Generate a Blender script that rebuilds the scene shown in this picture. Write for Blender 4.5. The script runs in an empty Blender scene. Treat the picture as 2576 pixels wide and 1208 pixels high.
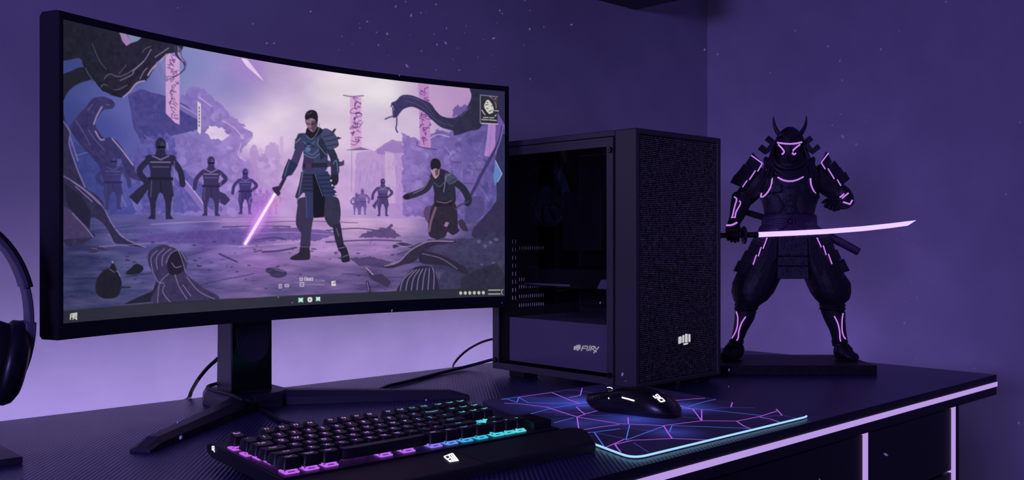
import bpy, bmesh, math, random
import numpy as np
from mathutils import Vector, Matrix
from mathutils.bvhtree import BVHTree
sc = bpy.context.scene
col = sc.collection
V = Vector
# ---------------------------------------------------------------- camera and measuring helpers
FPX = 2400.0
TH = math.atan2(2532.0, 2400.0)
FW = V((math.cos(TH), math.sin(TH), 0.0))       # viewing direction
RT = V((math.sin(TH), -math.cos(TH), 0.0))      # to the right of it
UP = V((0, 0, 1))
EYE = V((0, 0, 1.0))
DESK = 0.75
cam_d = bpy.data.cameras.new('camera')
cam = bpy.data.objects.new('camera', cam_d)
col.objects.link(cam)
cam.location = EYE
cam.rotation_euler = (math.pi/2, 0, TH - math.pi/2)
cam_d.sensor_width = 36.0
cam_d.lens = FPX/2576.0*36.0
cam_d.clip_start = 0.01
sc.camera = cam

def U(px, py, d):                  # survey helper: point at a known distance
    return EYE + FW*d + RT*((px-1288.0)/FPX*d) + UP*((604.0-py)/FPX*d)
def UZ(px, py, z):                 # survey helper: point at a known height
    d = (1.0-z)*FPX/(py-604.0)
    return U(px, py, d)
def UY(px, py, y):                 # survey helper: point on a plane parallel to the rear wall
    r = (px-1288.0)/FPX
    return U(px, py, y/(FW.y+RT.y*r))
def UX(px, py, x):
    r = (px-1288.0)/FPX
    return U(px, py, x/(FW.x+RT.x*r))
def pix(p):
    q = V(p)-EYE
    d = q.dot(FW)
    return 1288.0+q.dot(RT)/d*FPX, 604.0-q.z/d*FPX

# ---------------------------------------------------------------- colour and materials
def lin(c):
    return tuple((x/255.0/12.92 if x/255.0 <= 0.04045 else ((x/255.0+0.055)/1.055)**2.4) for x in c)
MATS = {}
def pbr(name, color, rough=0.5, metal=0.0, spec=0.5, bump=None, coat=0.0):
    m = bpy.data.materials.new(name); m.use_nodes = True
    nt = m.node_tree; b = nt.nodes['Principled BSDF']
    b.inputs['Base Color'].default_value = (*color, 1)
    b.inputs['Roughness'].default_value = rough
    b.inputs['Metallic'].default_value = metal
    b.inputs['Specular IOR Level'].default_value = spec
    if coat: b.inputs['Coat Weight'].default_value = coat
    if bump:
        scale, strength, dist = bump
        tc = nt.nodes.new('ShaderNodeTexCoord')
        n = nt.nodes.new('ShaderNodeTexNoise'); n.inputs['Scale'].default_value = scale
        n.inputs['Detail'].default_value = 4
        bp = nt.nodes.new('ShaderNodeBump'); bp.inputs['Strength'].default_value = strength
        bp.inputs['Distance'].default_value = dist
        nt.links.new(tc.outputs['Object'], n.inputs['Vector'])
        nt.links.new(n.outputs['Fac'], bp.inputs['Height'])
        nt.links.new(bp.outputs['Normal'], b.inputs['Normal'])
        mp = nt.nodes.new('ShaderNodeMapRange')
        mp.inputs['To Min'].default_value = max(0.05, rough-0.06); mp.inputs['To Max'].default_value = min(1, rough+0.06)
        nt.links.new(n.outputs['Fac'], mp.inputs['Value'])
        nt.links.new(mp.outputs['Result'], b.inputs['Roughness'])
    MATS[name] = m
    return m
def glow(name, srgb, strength=1.0):
    m = bpy.data.materials.new(name); m.use_nodes = True
    nt = m.node_tree; nt.nodes.clear()
    o = nt.nodes.new('ShaderNodeOutputMaterial'); e = nt.nodes.new('ShaderNodeEmission')
    e.inputs['Color'].default_value = (*lin(srgb), 1); e.inputs['Strength'].default_value = strength
    nt.links.new(e.outputs[0], o.inputs[0])
    MATS[name] = m
    return m

# ---------------------------------------------------------------- mesh building
class MB:
    def __init__(s): s.v = []; s.f = []; s.m = []
    def add(s, vs, fs, mi=0):
        o = len(s.v)
        s.v.extend([V(p) for p in vs])
        for f in fs: s.f.append([i+o for i in f]); s.m.append(mi)
        return s
    def box(s, a, b, mi=0):
        x0, y0, z0 = a; x1, y1, z1 = b
        vs = [(x0,y0,z0),(x1,y0,z0),(x1,y1,z0),(x0,y1,z0),(x0,y0,z1),(x1,y0,z1),(x1,y1,z1),(x0,y1,z1)]
        return s.add(vs, [(3,2,1,0),(4,5,6,7),(0,1,5,4),(1,2,6,5),(2,3,7,6),(3,0,4,7)], mi)
    def obox(s, c, ax, ay, az, hx, hy, hz, mi=0):
        c = V(c); vs = []
        for k in (-1, 1):
            for i, j in ((-1,-1),(1,-1),(1,1),(-1,1)):
                vs.append(c+ax*(hx*i)+ay*(hy*j)+az*(hz*k))
        return s.add(vs, [(3,2,1,0),(4,5,6,7),(0,1,5,4),(1,2,6,5),(2,3,7,6),(3,0,4,7)], mi)
    def prism(s, pts, off, mi=0):
        n = len(pts); off = V(off)
        vs = [V(p) for p in pts]+[V(p)+off for p in pts]
        fs = [tuple(range(n))[::-1], tuple(range(n, 2*n))]+[(i, (i+1)%n, n+(i+1)%n, n+i) for i in range(n)]
        return s.add(vs, fs, mi)
    def rings(s, rs, cap=True, mi=0, closed=False):
        n = len(rs[0]); vs = [p for r in rs for p in r]; fs = []
        m = len(rs)
        for i in range(m if closed else m-1):
            a = i*n; b = ((i+1)%m)*n
            for j in range(n):
                fs.append((a+j, a+(j+1)%n, b+(j+1)%n, b+j))
        if cap and not closed:
            fs.append(tuple(range(n))[::-1]); fs.append(tuple(range((m-1)*n, m*n)))
        return s.add(vs, fs, mi)
    def tube(s, pts, r, n=8, mi=0, cap=True, flat=None):
        pts = [V(p) for p in pts]
        rr = r if isinstance(r, (list, tuple)) else [r]*len(pts)
        rs = []; prev = None
        for i, p in enumerate(pts):
            t = (pts[min(i+1, len(pts)-1)]-pts[max(i-1, 0)])
            if t.length < 1e-9: t = V((0,0,1))
            t.normalize()
            if prev is None:
                a = UP if abs(t.z) < 0.9 else V((1,0,0))
                u = t.cross(a).normalized()
            else:
                u = (prev - t*prev.dot(t)).normalized()
            prev = u; w = t.cross(u)
            rs.append([p+u*(math.cos(2*math.pi*j/n)*rr[i])+w*(math.sin(2*math.pi*j/n)*rr[i]) for j in range(n)])
        return s.rings(rs, cap, mi)
    def ribbon(s, pts, width, nrm, thick, mi=0):          # a flat raised stroke
        pts = [V(p) for p in pts]; rs = []
        for i, p in enumerate(pts):
            nn = nrm[i] if isinstance(nrm, list) else nrm
            t = (pts[min(i+1, len(pts)-1)]-pts[max(i-1, 0)]).normalized()
            sd = nn.cross(t).normalized()*(width/2)
            rs.append([p-sd, p+sd, p+sd+nn*thick, p-sd+nn*thick])
        return s.rings(rs, True, mi)
    def lathe(s, c, axis, prof, n=24, mi=0, sx=1.0, u=None):     # prof = [(distance along the axis, radius)]
        axis = V(axis).normalized(); c = V(c)
        a = u if u is not None else (UP if abs(axis.z) < 0.9 else V((1,0,0)))
        u = (a-axis*a.dot(axis)).normalized(); w = axis.cross(u)
        rs = [[c+axis*h+u*(math.cos(2*math.pi*j/n)*r)+w*(math.sin(2*math.pi*j/n)*r*sx) for j in range(n)] for h, r in prof]
        return s.rings(rs, True, mi)
    def build(s, name, mat, parent=None, smooth=None, bevel=0, seg=2, sub=0, label=None):
        me = bpy.data.meshes.new(name)
        if parent is not None:
            inv = WM[parent.name].inverted()
            vs = [tuple(inv @ p) for p in s.v]
        else:
            vs = [tuple(p) for p in s.v]
        me.from_pydata(vs, [], s.f)
        for m in (mat if isinstance(mat, (list, tuple)) else [mat]): me.materials.append(m)
        me.polygons.foreach_set('material_index', s.m)
        bm = bmesh.new(); bm.from_mesh(me)
        bmesh.ops.recalc_face_normals(bm, faces=bm.faces); bm.to_mesh(me); bm.free()
        if smooth is not None:
            me.polygons.foreach_set('use_smooth', [True]*len(me.polygons))
            me.set_sharp_from_angle(angle=math.radians(smooth))
        me.update()
        o = bpy.data.objects.new(name, me); col.objects.link(o)
        if parent is not None:
            o.parent = parent; WM[o.name] = WM[parent.name]
        else:
            WM[o.name] = Matrix.Identity(4)
        if bevel:
            b = o.modifiers.new('bevel', 'BEVEL'); b.width = bevel; b.segments = seg
            b.limit_method = 'ANGLE'; b.angle_limit = math.radians(35); b.harden_normals = False
        if sub:
            b = o.modifiers.new('subsurf', 'SUBSURF'); b.levels = sub; b.render_levels = sub
        if label: o['label'] = label
        return o
WM = {}
def thing(name, label, cat, loc, rz=0.0, group=None):
    o = bpy.data.objects.new(name, None); col.objects.link(o)
    o.empty_display_size = 0.05
    o.location = loc; o.rotation_euler = (0, 0, rz)
    WM[o.name] = Matrix.Translation(V(loc)) @ Matrix.Rotation(rz, 4, 'Z')
    o['label'] = label; o['category'] = cat
    if group: o['group'] = group
    return o
def tag(o, label, cat, group=None):
    o['label'] = label; o['category'] = cat
    if group: o['group'] = group
    return o
def structure(o, label, cat):
    o['kind'] = 'structure'; o['label'] = label; o['category'] = cat
    return o
def recenter(o):                      # move a single-mesh thing's origin into its own middle
    me = o.data; n = len(me.vertices)
    co = np.empty(n*3); me.vertices.foreach_get('co', co); co = co.reshape(-1, 3)
    c = (co.min(0)+co.max(0))/2; c[2] = co[:, 2].min()
    me.vertices.foreach_set('co', (co-c).ravel()); me.update()
    o.location = V(c.tolist()); return o
def smooth_path(pts, n=6):
    pts = [V(p) for p in pts]; out = []
    P = [pts[0]*2-pts[1]]+pts+[pts[-1]*2-pts[-2]]
    for i in range(1, len(P)-2):
        for k in range(n):
            t = k/n; a, b, c, d = P[i-1], P[i], P[i+1], P[i+2]
            out.append(0.5*((2*b)+(c-a)*t+(2*a-5*b+4*c-d)*t*t+(3*b-a-3*c+d)*t**3))
    out.append(pts[-1]); return out
def text_mesh(txt, size, name='text'):
    cu = bpy.data.curves.new(name, 'FONT'); cu.body = txt; cu.size = size
    cu.align_x = 'CENTER'; cu.align_y = 'CENTER'; cu.resolution_u = 2
    o = bpy.data.objects.new(name, cu); col.objects.link(o)
    dg = bpy.context.evaluated_depsgraph_get()
    me = bpy.data.meshes.new_from_object(o.evaluated_get(dg))
    vs = [V(v.co) for v in me.vertices]; fs = [list(p.vertices) for p in me.polygons]
    bpy.data.objects.remove(o); bpy.data.curves.remove(cu); bpy.data.meshes.remove(me)
    return vs, fs

# ---------------------------------------------------------------- materials
pbr('black_plastic', (0.012, 0.011, 0.016), 0.42, bump=(600, 0.12, 0.0004))
pbr('black_satin', (0.010, 0.010, 0.016), 0.34)
pbr('black_gloss', (0.006, 0.006, 0.010), 0.16)
pbr('black_matt', (0.008, 0.007, 0.010), 0.7)
pbr('dark_metal', (0.040, 0.036, 0.055), 0.42, bump=(900, 0.1, 0.0003))
pbr('case_paint', (0.064, 0.060, 0.066), 0.45, bump=(1200, 0.12, 0.0003))
pbr('shroud_paint', (0.46, 0.42, 0.50), 0.55)
pbr('graphite', (0.11, 0.10, 0.15), 0.5)
pbr('board_black', (0.012, 0.011, 0.018), 0.6)
pbr('key_plastic', (0.012, 0.011, 0.016), 0.45, bump=(1500, 0.15, 0.0002))
pbr('rest_foam', (0.020, 0.018, 0.020), 0.62, bump=(1800, 0.4, 0.0004))
pbr('cable_rubber', (0.010, 0.009, 0.014), 0.5)
pbr('armour', (0.026, 0.021, 0.040), 0.45, bump=(260, 0.5, 0.0016))
pbr('armour_cloth', (0.013, 0.011, 0.022), 0.55, bump=(120, 0.5, 0.002))
pbr('armour_relief', (0.050, 0.043, 0.072), 0.42, bump=(420, 0.7, 0.002))
pbr('sash', (0.060, 0.030, 0.095), 0.5, bump=(90, 0.4, 0.002))
pbr('plinth_stone', (0.010, 0.009, 0.016), 0.5, bump=(60, 0.6, 0.003))
pbr('cabinet_paint', (0.010, 0.009, 0.016), 0.5)
pbr('shelf_paint', (0.020, 0.017, 0.034), 0.6)
glow('desk_led', (183, 152, 226), 1.0)
glow('wall_wash_led', (214, 195, 255), 1.0)
glow('side_fill_glow', (176, 152, 255), 75.0)  # glow of the added, unseen fill strip on the right
glow('figurine_led', (196, 128, 236), 1.0)
glow('figurine_led_dim', (150, 90, 205), 1.0)
glow('blade_light', (150, 128, 205), 2.9)
glow('mat_led', (166, 222, 255), 1.0)
glow('mat_purple', (172, 92, 222), 1.0)
glow('mat_blue', (78, 112, 226), 1.0)
glow('mat_faint', (74, 58, 150), 1.0)
glow('white_led', (245, 240, 255), 1.3)
glow('soft_white', (190, 190, 196), 1.0)
glow('key_purple', (196, 112, 246), 1.0)
# ================================================================ ROOM
YB = 1.64; XR = 2.345
def wall_mat():
    m = pbr('wall_paint', (0.36, 0.33, 0.44), 0.85, spec=0.2)
    nt = m.node_tree; b = nt.nodes['Principled BSDF']
    tc = nt.nodes.new('ShaderNodeTexCoord')
    n1 = nt.nodes.new('ShaderNodeTexNoise'); n1.inputs['Scale'].default_value = 9; n1.inputs['Detail'].default_value = 6
    n2 = nt.nodes.new('ShaderNodeTexNoise'); n2.inputs['Scale'].default_value = 500; n2.inputs['Detail'].default_value = 2
    r = nt.nodes.new('ShaderNodeValToRGB')
    r.color_ramp.elements[0].color = (0.33, 0.30, 0.41, 1); r.color_ramp.elements[0].position = 0.3
    r.color_ramp.elements[1].color = (0.38, 0.35, 0.46, 1); r.color_ramp.elements[1].position = 0.7
    bp = nt.nodes.new('ShaderNodeBump'); bp.inputs['Strength'].default_value = 0.25; bp.inputs['Distance'].default_value = 0.001
    nt.links.new(tc.outputs['Object'], n1.inputs['Vector']); nt.links.new(tc.outputs['Object'], n2.inputs['Vector'])
    nt.links.new(n1.outputs['Fac'], r.inputs['Fac']); nt.links.new(r.outputs['Color'], b.inputs['Base Color'])
    nt.links.new(n2.outputs['Fac'], bp.inputs['Height']); nt.links.new(bp.outputs['Normal'], b.inputs['Normal'])
    return m
WALL = wall_mat()
o = MB().box((-1.6, YB, 0), (XR+0.1, YB+0.1, 2.5)).build('wall_back', WALL)
structure(o, 'purple lit painted wall behind the monitor and computer case', 'wall')
o = MB().box((XR, -1.6, 0), (XR+0.1, YB, 2.5)).build('wall_right', WALL)
structure(o, 'purple lit painted wall behind the warrior figurine', 'wall')
fm = pbr('floor_boards', (0.05, 0.045, 0.06), 0.5)
nt = fm.node_tree; br = nt.nodes.new('ShaderNodeTexBrick'); br.inputs['Scale'].default_value = 3
br.inputs['Color1'].default_value = (0.05, 0.045, 0.06, 1); br.inputs['Color2'].default_value = (0.04, 0.035, 0.05, 1)
br.inputs['Mortar'].default_value = (0.01, 0.01, 0.012, 1)
tcf = nt.nodes.new('ShaderNodeTexCoord'); nt.links.new(tcf.outputs['Object'], br.inputs['Vector'])
nt.links.new(br.outputs['Color'], nt.nodes['Principled BSDF'].inputs['Base Color'])
o = MB().box((-1.6, -1.6, -0.1), (XR+0.1, YB+0.1, 0)).build('floor', fm)
structure(o, 'dark floor boards under the desk', 'floor')
o = MB().box((-1.6, -1.6, 2.5), (XR+0.1, YB+0.1, 2.6)).build('ceiling', WALL)
structure(o, 'painted ceiling above the room corner', 'ceiling')

# overhead cabinet hung on the rear wall: only its underside corner shows
cnr = UY(1598, 25, YB)
t = thing('wall_cupboard', 'dark wall cupboard whose underside corner pokes in at the top edge', 'cupboard', (1.78, YB, cnr.z))
MB().box((1.55, YB-0.20, cnr.z+0.012), (cnr.x, YB, cnr.z+0.40)).build('carcass', MATS['shelf_paint'], t, bevel=0.002)
MB().box((1.55, YB-0.22, cnr.z), (cnr.x, YB, cnr.z+0.012)).build('bottom_board', MATS['shelf_paint'], t)
MB().box((1.555, YB-0.218, cnr.z+0.015), ((1.55+cnr.x)/2-0.002, YB-0.201, cnr.z+0.395)).build('door', MATS['shelf_paint'], t)
MB().box(((1.55+cnr.x)/2+0.002, YB-0.218, cnr.z+0.015), (cnr.x-0.005, YB-0.201, cnr.z+0.395)).build('door', MATS['shelf_paint'], t)

# ================================================================ DESK
DX0, DX1, DY0, DY1, DT = -0.15, 1.872, 0.667, 1.44, 0.037
def desk_mat():
    m = pbr('desk_laminate', (0.050, 0.047, 0.145), 0.31)
    nt = m.node_tree; b = nt.nodes['Principled BSDF']
    tc = nt.nodes.new('ShaderNodeTexCoord')
    mp = nt.nodes.new('ShaderNodeMapping'); mp.inputs['Rotation'].default_value = (0, 0, math.radians(90-51))
    wv = nt.nodes.new('ShaderNodeTexWave'); wv.inputs['Scale'].default_value = 58; wv.inputs['Distortion'].default_value = 0.6
    wv.inputs['Detail'].default_value = 1; wv.inputs['Detail Scale'].default_value = 0.4
    bp = nt.nodes.new('ShaderNodeBump'); bp.inputs['Strength'].default_value = 0.45; bp.inputs['Distance'].default_value = 0.0007
    nz = nt.nodes.new('ShaderNodeTexNoise'); nz.inputs['Scale'].default_value = 7
    r = nt.nodes.new('ShaderNodeMapRange'); r.inputs['To Min'].default_value = 0.28; r.inputs['To Max'].default_value = 0.38
    cr = nt.nodes.new('ShaderNodeValToRGB')
    cr.color_ramp.elements[0].color = (0.034, 0.032, 0.105, 1); cr.color_ramp.elements[1].color = (0.074, 0.068, 0.200, 1)
    L = nt.links.new
    L(tc.outputs['Object'], mp.inputs['Vector']); L(mp.outputs['Vector'], wv.inputs['Vector'])
    L(tc.outputs['Object'], nz.inputs['Vector']); L(nz.outputs['Fac'], r.inputs['Value']); L(r.outputs['Result'], b.inputs['Roughness'])
    L(wv.outputs['Color'], bp.inputs['Height']); L(bp.outputs['Normal'], b.inputs['Normal'])
    L(wv.outputs['Color'], cr.inputs['Fac']); L(cr.outputs['Color'], b.inputs['Base Color'])
    return m
desk = thing('desk', 'black ribbed-top desk with lavender light strip along its front edge', 'desk', ((DX0+DX1)/2, (DY0+DY1)/2, 0))
tb = MB().box((DX0, DY0, DESK-DT), (DX1, DY1, DESK)); tb.m = [1, 0, 1, 1, 1, 1]
tb.build('tabletop', [desk_mat(), MATS['cabinet_paint']], desk)
zt = DESK-0.0135
MB().box((DX0, DY0-0.0016, zt-0.0082), (DX1+0.001, DY0+0.0004, zt)).build('light_strip', MATS['desk_led'], desk, label='lavender light strip')
MB().box((0.14, DY1-0.012, DESK-DT-0.034), (DX1-0.02, DY1+0.004, DESK-DT)).build('rear_light_strip', MATS['wall_wash_led'], desk, label='violet light strip under the rear edge')
MB().box((DX1-0.012, DY0+0.58, DESK-DT-0.022), (DX1+0.004, DY1-0.02, DESK-DT)).build('side_fill_strip', MATS['side_fill_glow'], desk, label='added violet fill strip under the right edge')  # added fill hidden under the edge, brightens the right wall near the corner
MB().box((-0.10, DY1-0.014, DESK-DT-0.040), (DX1-0.02, DY1+0.055, DESK-DT-0.0345)).build('light_blocker', MATS['black_matt'], desk)  # unseen ledge added to keep the rear strip off the lower wall
MB().box((DX1-0.014, DY0+0.50, DESK-DT-0.030), (DX1+0.055, DY1-0.02, DESK-DT-0.0225)).build('light_blocker', MATS['black_matt'], desk)  # same added blocker below the side fill
for y in (DY0+0.06, DY1-0.12):
    MB().box((-0.09, y, 0), (-0.03, y+0.06, DESK-DT)).build('leg', MATS['black_plastic'], desk, bevel=0.002)

# cabinet under the right part of the desk
CX0, CX1 = 0.66, UY(2410.5, 1022, 0.675).x
cab = thing('drawer_cabinet', 'black drawer cabinet with upright lavender light strips under the desk', 'cabinet', ((CX0+CX1)/2, 0.95, 0))
zc = DESK-DT-0.001
MB().box((CX0, 0.690, 0.04), (CX1, 1.30, zc)).build('body', MATS['cabinet_paint'], cab)
xs1 = UY(2178.5, 1100, 0.672).x; xs2 = UY(2400, 1100, 0.672).x
MB().box((CX0+0.03, 0.72, 0), (CX1-0.03, 1.27, 0.04)).build('kick_base', MATS['black_matt'], cab)
MB().box((CX0+0.002, 0.674, 0.045), (xs1-0.006, 0.689, zc-0.003)).build('door', MATS['cabinet_paint'], cab, bevel=0.001)
zd = UY(2388, 1190, 0.672).z
MB().box((xs1+0.006, 0.674, zd+0.002), (xs2-0.006, 0.689, zc-0.003)).build('drawer', MATS['cabinet_paint'], cab, bevel=0.001)
MB().box((xs1+0.006, 0.674, zd-0.16), (xs2-0.006, 0.689, zd-0.002)).build('drawer', MATS['cabinet_paint'], cab, bevel=0.001)
MB().box((xs1+0.006, 0.674, 0.045), (xs2-0.006, 0.689, zd-0.164)).build('drawer', MATS['cabinet_paint'], cab, bevel=0.001)
MB().box((xs1-0.0048, 0.671, 0.045), (xs1+0.0048, 0.689, zc-0.001)).build('light_strip', MATS['desk_led'], cab, label='lavender upright light strip')
MB().box((xs2-0.0046, 0.671, 0.045), (xs2+0.0046, 0.689, zc-0.001)).build('light_strip', MATS['desk_led'], cab, label='lavender upright light strip')
MB().box((xs2+0.006, 0.674, 0.045), (CX1, 0.689, zc-0.001)).build('side_panel', MATS['cabinet_paint'], cab)

# ================================================================ COMPUTER CASE
CA = V((1.196, 0.973, 0.761)); CW, CL, CH = 0.2373, 0.340, 0.4195
x0, y0, z0 = CA; x1, y1, z1 = x0+CW, y0+CL, z0+CH
case = thing('computer_case', 'black tower computer case with mesh front and glass side', 'computer', (x0+CW/2, y0+CL/2, DESK))
P = MATS['case_paint']
ya = y0+0.0457                                      # seam between front module and side panel
# front module frame (four bars round the mesh)
b = MB()
b.box((x0, y0, z0), (x0+0.009, ya-0.001, z1)); b.box((x1-0.010, y0, z0), (x1, ya-0.001, z1))
b.box((x0+0.009, y0, z0), (x1-0.010, ya-0.001, z0+0.008)); b.box((x0+0.009, y0, z1-0.0095), (x1-0.010, ya-0.001, z1))
b.build('front_frame', P, case, bevel=0.0022, seg=3)
# top, bottom, right side
MB().box((x0+0.001, ya+0.0005, z1-0.010), (x1, y1, z1)).build('top_panel', P, case, bevel=0.0015)
MB().box((x0+0.001, ya+0.0005, z0), (x1, y1, z0+0.010)).build('bottom_panel', P, case, bevel=0.0015)
MB().box((x1-0.003, ya+0.0005, z0+0.0105), (x1, y1, z1-0.0105)).build('right_panel', P, case)
# left panel frame round the glass
gy0, gy1, gz0, gz1 = y0+0.0604, y0+0.3224, z0+0.0127, z1-0.0266
b = MB()
b.box((x0-0.002, ya+0.0008, z0+0.001), (x0+0.002, y1-0.001, gz0)); b.box((x0-0.002, ya+0.0008, gz1), (x0+0.002, y1-0.001, z1-0.0115))
b.box((x0-0.002, ya+0.0008, gz0), (x0+0.002, gy0, gz1)); b.box((x0-0.002, gy1, gz0), (x0+0.002, y1-0.001, gz1))
sidef = b.build('side_panel_frame', P, case)
def glass_mat():
    m = bpy.data.materials.new('smoked_glass'); m.use_nodes = True
    nt = m.node_tree; nt.nodes.clear(); L = nt.links.new
    o = nt.nodes.new('ShaderNodeOutputMaterial'); mx = nt.nodes.new('ShaderNodeMixShader')
    fr = nt.nodes.new('ShaderNodeFresnel'); fr.inputs['IOR'].default_value = 1.45
    tr = nt.nodes.new('ShaderNodeBsdfTransparent'); tr.inputs['Color'].default_value = (0.74, 0.74, 0.77, 1)
    gl = nt.nodes.new('ShaderNodeBsdfGlossy'); gl.inputs['Roughness'].default_value = 0.03
    sc_ = nt.nodes.new('ShaderNodeMath'); sc_.operation = 'MULTIPLY'; sc_.inputs[1].default_value = 0.02
    L(fr.outputs[0], sc_.inputs[0]); L(sc_.outputs[0], mx.inputs[0]); L(tr.outputs[0], mx.inputs[1]); L(gl.outputs[0], mx.inputs[2]); L(mx.outputs[0], o.inputs[0])
    return m
MB().box((x0-0.0006, gy0, gz0), (x0+0.0014, gy1, gz1)).build('side_glass', glass_mat(), case, label='smoked glass side window')
for py_, pz_ in ((y0+0.0525, gz1-0.006), (y0+0.0525, gz0+0.004), (y0+0.331, gz0+0.004), (y0+0.331, gz1-0.006)):
    c = V((x0-0.002, py_, pz_))
    sc1 = MB().lathe(c, (-1,0,0), [(0, .0050), (.0035, .0050), (.0045, .0042), (.0045, .0020), (.0032, .0015)], 14).build('thumbscrew', MATS['black_gloss'], case, smooth=40)
# front mesh: woven perforated sheet
def mesh_mat():
    m = bpy.data.materials.new('perforated_mesh'); m.use_nodes = True
    nt = m.node_tree; b = nt.nodes['Principled BSDF']; L = nt.links.new
    tc = nt.nodes.new('ShaderNodeTexCoord'); sp = nt.nodes.new('ShaderNodeSeparateXYZ'); L(tc.outputs['Object'], sp.inputs[0])
    def M(op, a, bb=None):
        n = nt.nodes.new('ShaderNodeMath'); n.operation = op
        for i, v in enumerate((a, bb)):
            if v is None: continue
            if isinstance(v, (int, float)): n.inputs[i].default_value = v
            else: L(v, n.inputs[i])
        return n.outputs[0]
    k = 2*math.pi/0.0062
    a1 = M('MULTIPLY', M('ADD', sp.outputs['X'], sp.outputs['Z']), k)
    a2 = M('MULTIPLY', M('SUBTRACT', sp.outputs['X'], sp.outputs['Z']), k)
    w = M('MULTIPLY', M('SINE', a1), M('SINE', a2))             # diagonal lattice
    nz = nt.nodes.new('ShaderNodeTexNoise'); nz.inputs['Scale'].default_value = 260; L(tc.outputs['Object'], nz.inputs['Vector'])
    th = M('ADD', -0.25, M('MULTIPLY', nz.outputs['Fac'], 1.7))
    node = M('GREATER_THAN', w, th)                              # glints on the wire crossings, put into the base colour
    hole = M('LESS_THAN', w, -0.30)
    cr = nt.nodes.new('ShaderNodeMix'); cr.data_type = 'RGBA'
    cr.inputs[6].default_value = (0.010, 0.009, 0.014, 1); cr.inputs[7].default_value = (0.80, 0.74, 0.62, 1)
    L(node, cr.inputs[0]); L(cr.outputs[2], b.inputs['Base Color'])
    b.inputs['Roughness'].default_value = 0.45; b.inputs['Metallic'].default_value = 0.3
    al = M('SUBTRACT', 1.0, hole); L(al, b.inputs['Alpha'])
    return m
MB().box((x0+0.009, y0+0.0030, z0+0.008), (x1-0.010, y0+0.0036, z1-0.0095)).build('front_mesh', mesh_mat(), case, label='fine perforated metal mesh front')
def fan(c, axis, R, name='fan'):
    axis = V(axis).normalized(); u = UP-axis*UP.dot(axis); u.normalize(); w = axis.cross(u)
    b = MB(); b.lathe(c-axis*0.006, axis, [(0, R*0.32), (0.014, R*0.32), (0.016, R*0.25)], 20)
    for k in range(9):
        a = 2*math.pi*k/9; rs = []
        for i in range(6):
            rr = R*(0.30+0.62*i/5); tw = a+0.10*i
            d = u*math.cos(tw)+w*math.sin(tw); tt = axis.cross(d)
            h = 0.010*(0.6+0.25*i/5)*2
            p = c+d*rr; e = (tt*h*0.8+axis*h*0.45)
            rs.append([p-e, p+e, p+e+axis*0.0012, p-e+axis*0.0012])
        b.rings(rs)
    f = b.build(name, MATS['graphite'], case, smooth=30)
    g = MB(); rs = []
    for (h, r) in ((-0.010, R), (0.010, R), (0.010, R*0.96), (-0.010, R*0.96)):
        rs.append([c+axis*h+u*(math.cos(2*math.pi*j/36)*r)+w*(math.sin(2*math.pi*j/36)*r) for j in range(36)])
    g.rings(rs, False, closed=True)
    g.build('fan_ring', MATS['graphite'], f, smooth=30)
    return f
fan(V(((x0+x1)/2, y0+0.024, z1-0.115)), (0,-1,0), 0.080)
fan(V(((x0+x1)/2, y0+0.024, z0+0.130)), (0,-1,0), 0.080)
# feet
for fx, fy in ((x0+0.095, y0+0.02), (x1-0.055, y0+0.012), (x0+0.006, y1-0.075), (x1-0.05, y1-0.075)):
    MB().box((fx, fy, DESK), (fx+0.038, fy+0.038, z0+0.001)).build('foot', MATS['black_matt'], case, bevel=0.002)
# inside: power supply shroud, board, graphics card, cooler, rear fan, memory
sz = z0+0.0973
b = MB().box((x0+0.010, y0+0.050, z0+0.0172), (x0+0.0115, y0+0.306, sz)).box((x0+0.0116, y0+0.050, sz-0.0015), (x1-0.006, y0+0.306, sz))
shroud = b.build('power_supply_shroud', MATS['shroud_paint'], case, bevel=0.0006)
MB().box((x1-0.018, y0+0.070, z0+0.105), (x1-0.016, y0+0.320, z1-0.030)).build('main_board', MATS['board_black'], case)
g = MB().box((x0+0.060, y0+0.095, z0+0.152), (x1-0.018, y0+0.318, z0+0.188)).build('graphics_card', MATS['black_plastic'], case, bevel=0.003)
MB().box((x0+0.0585, y0+0.20, z0+0.155), (x0+0.0598, y0+0.317, z0+0.159)).build('trim', MATS['shroud_paint'], g)
MB().prism([(x0+0.0598, y0+0.098, z0+0.154), (x0+0.0598, y0+0.135, z0+0.154), (x0+0.0598, y0+0.125, z0+0.170), (x0+0.0598, y0+0.098, z0+0.170)], (-0.0012, 0, 0)).build('trim', MATS['shroud_paint'], g)
b = MB(); cc = V((x0+0.120, y0+0.225, z0+0.275))
for k in range(10): b.box((cc.x+0.006*k, cc.y-0.05, cc.z-0.055), (cc.x+0.006*k+0.0012, cc.y+0.05, cc.z+0.055))
b.build('cooler', MATS['board_black'], case)
b = MB()
for k in range(4): b.box((x0+0.150, y0+0.085+0.010*k, z0+0.23), (x1-0.018, y0+0.089+0.010*k, z0+0.345))
b.build('memory_stick', MATS['graphite'], case)
fan(V((x0+0.115, y1-0.022, z1-0.095)), (0,-1,0), 0.060)
b = MB().box((x0+0.02, y0+0.062, z1-0.17), (x0+0.028, y0+0.066, z1-0.045))
for k in range(6): b.box((x0+0.014, y0+0.0615, z1-0.165+0.022*k), (x0+0.020, y0+0.0665, z1-0.162+0.022*k))
b.build('cable_rail', MATS['shroud_paint'], case)
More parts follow.
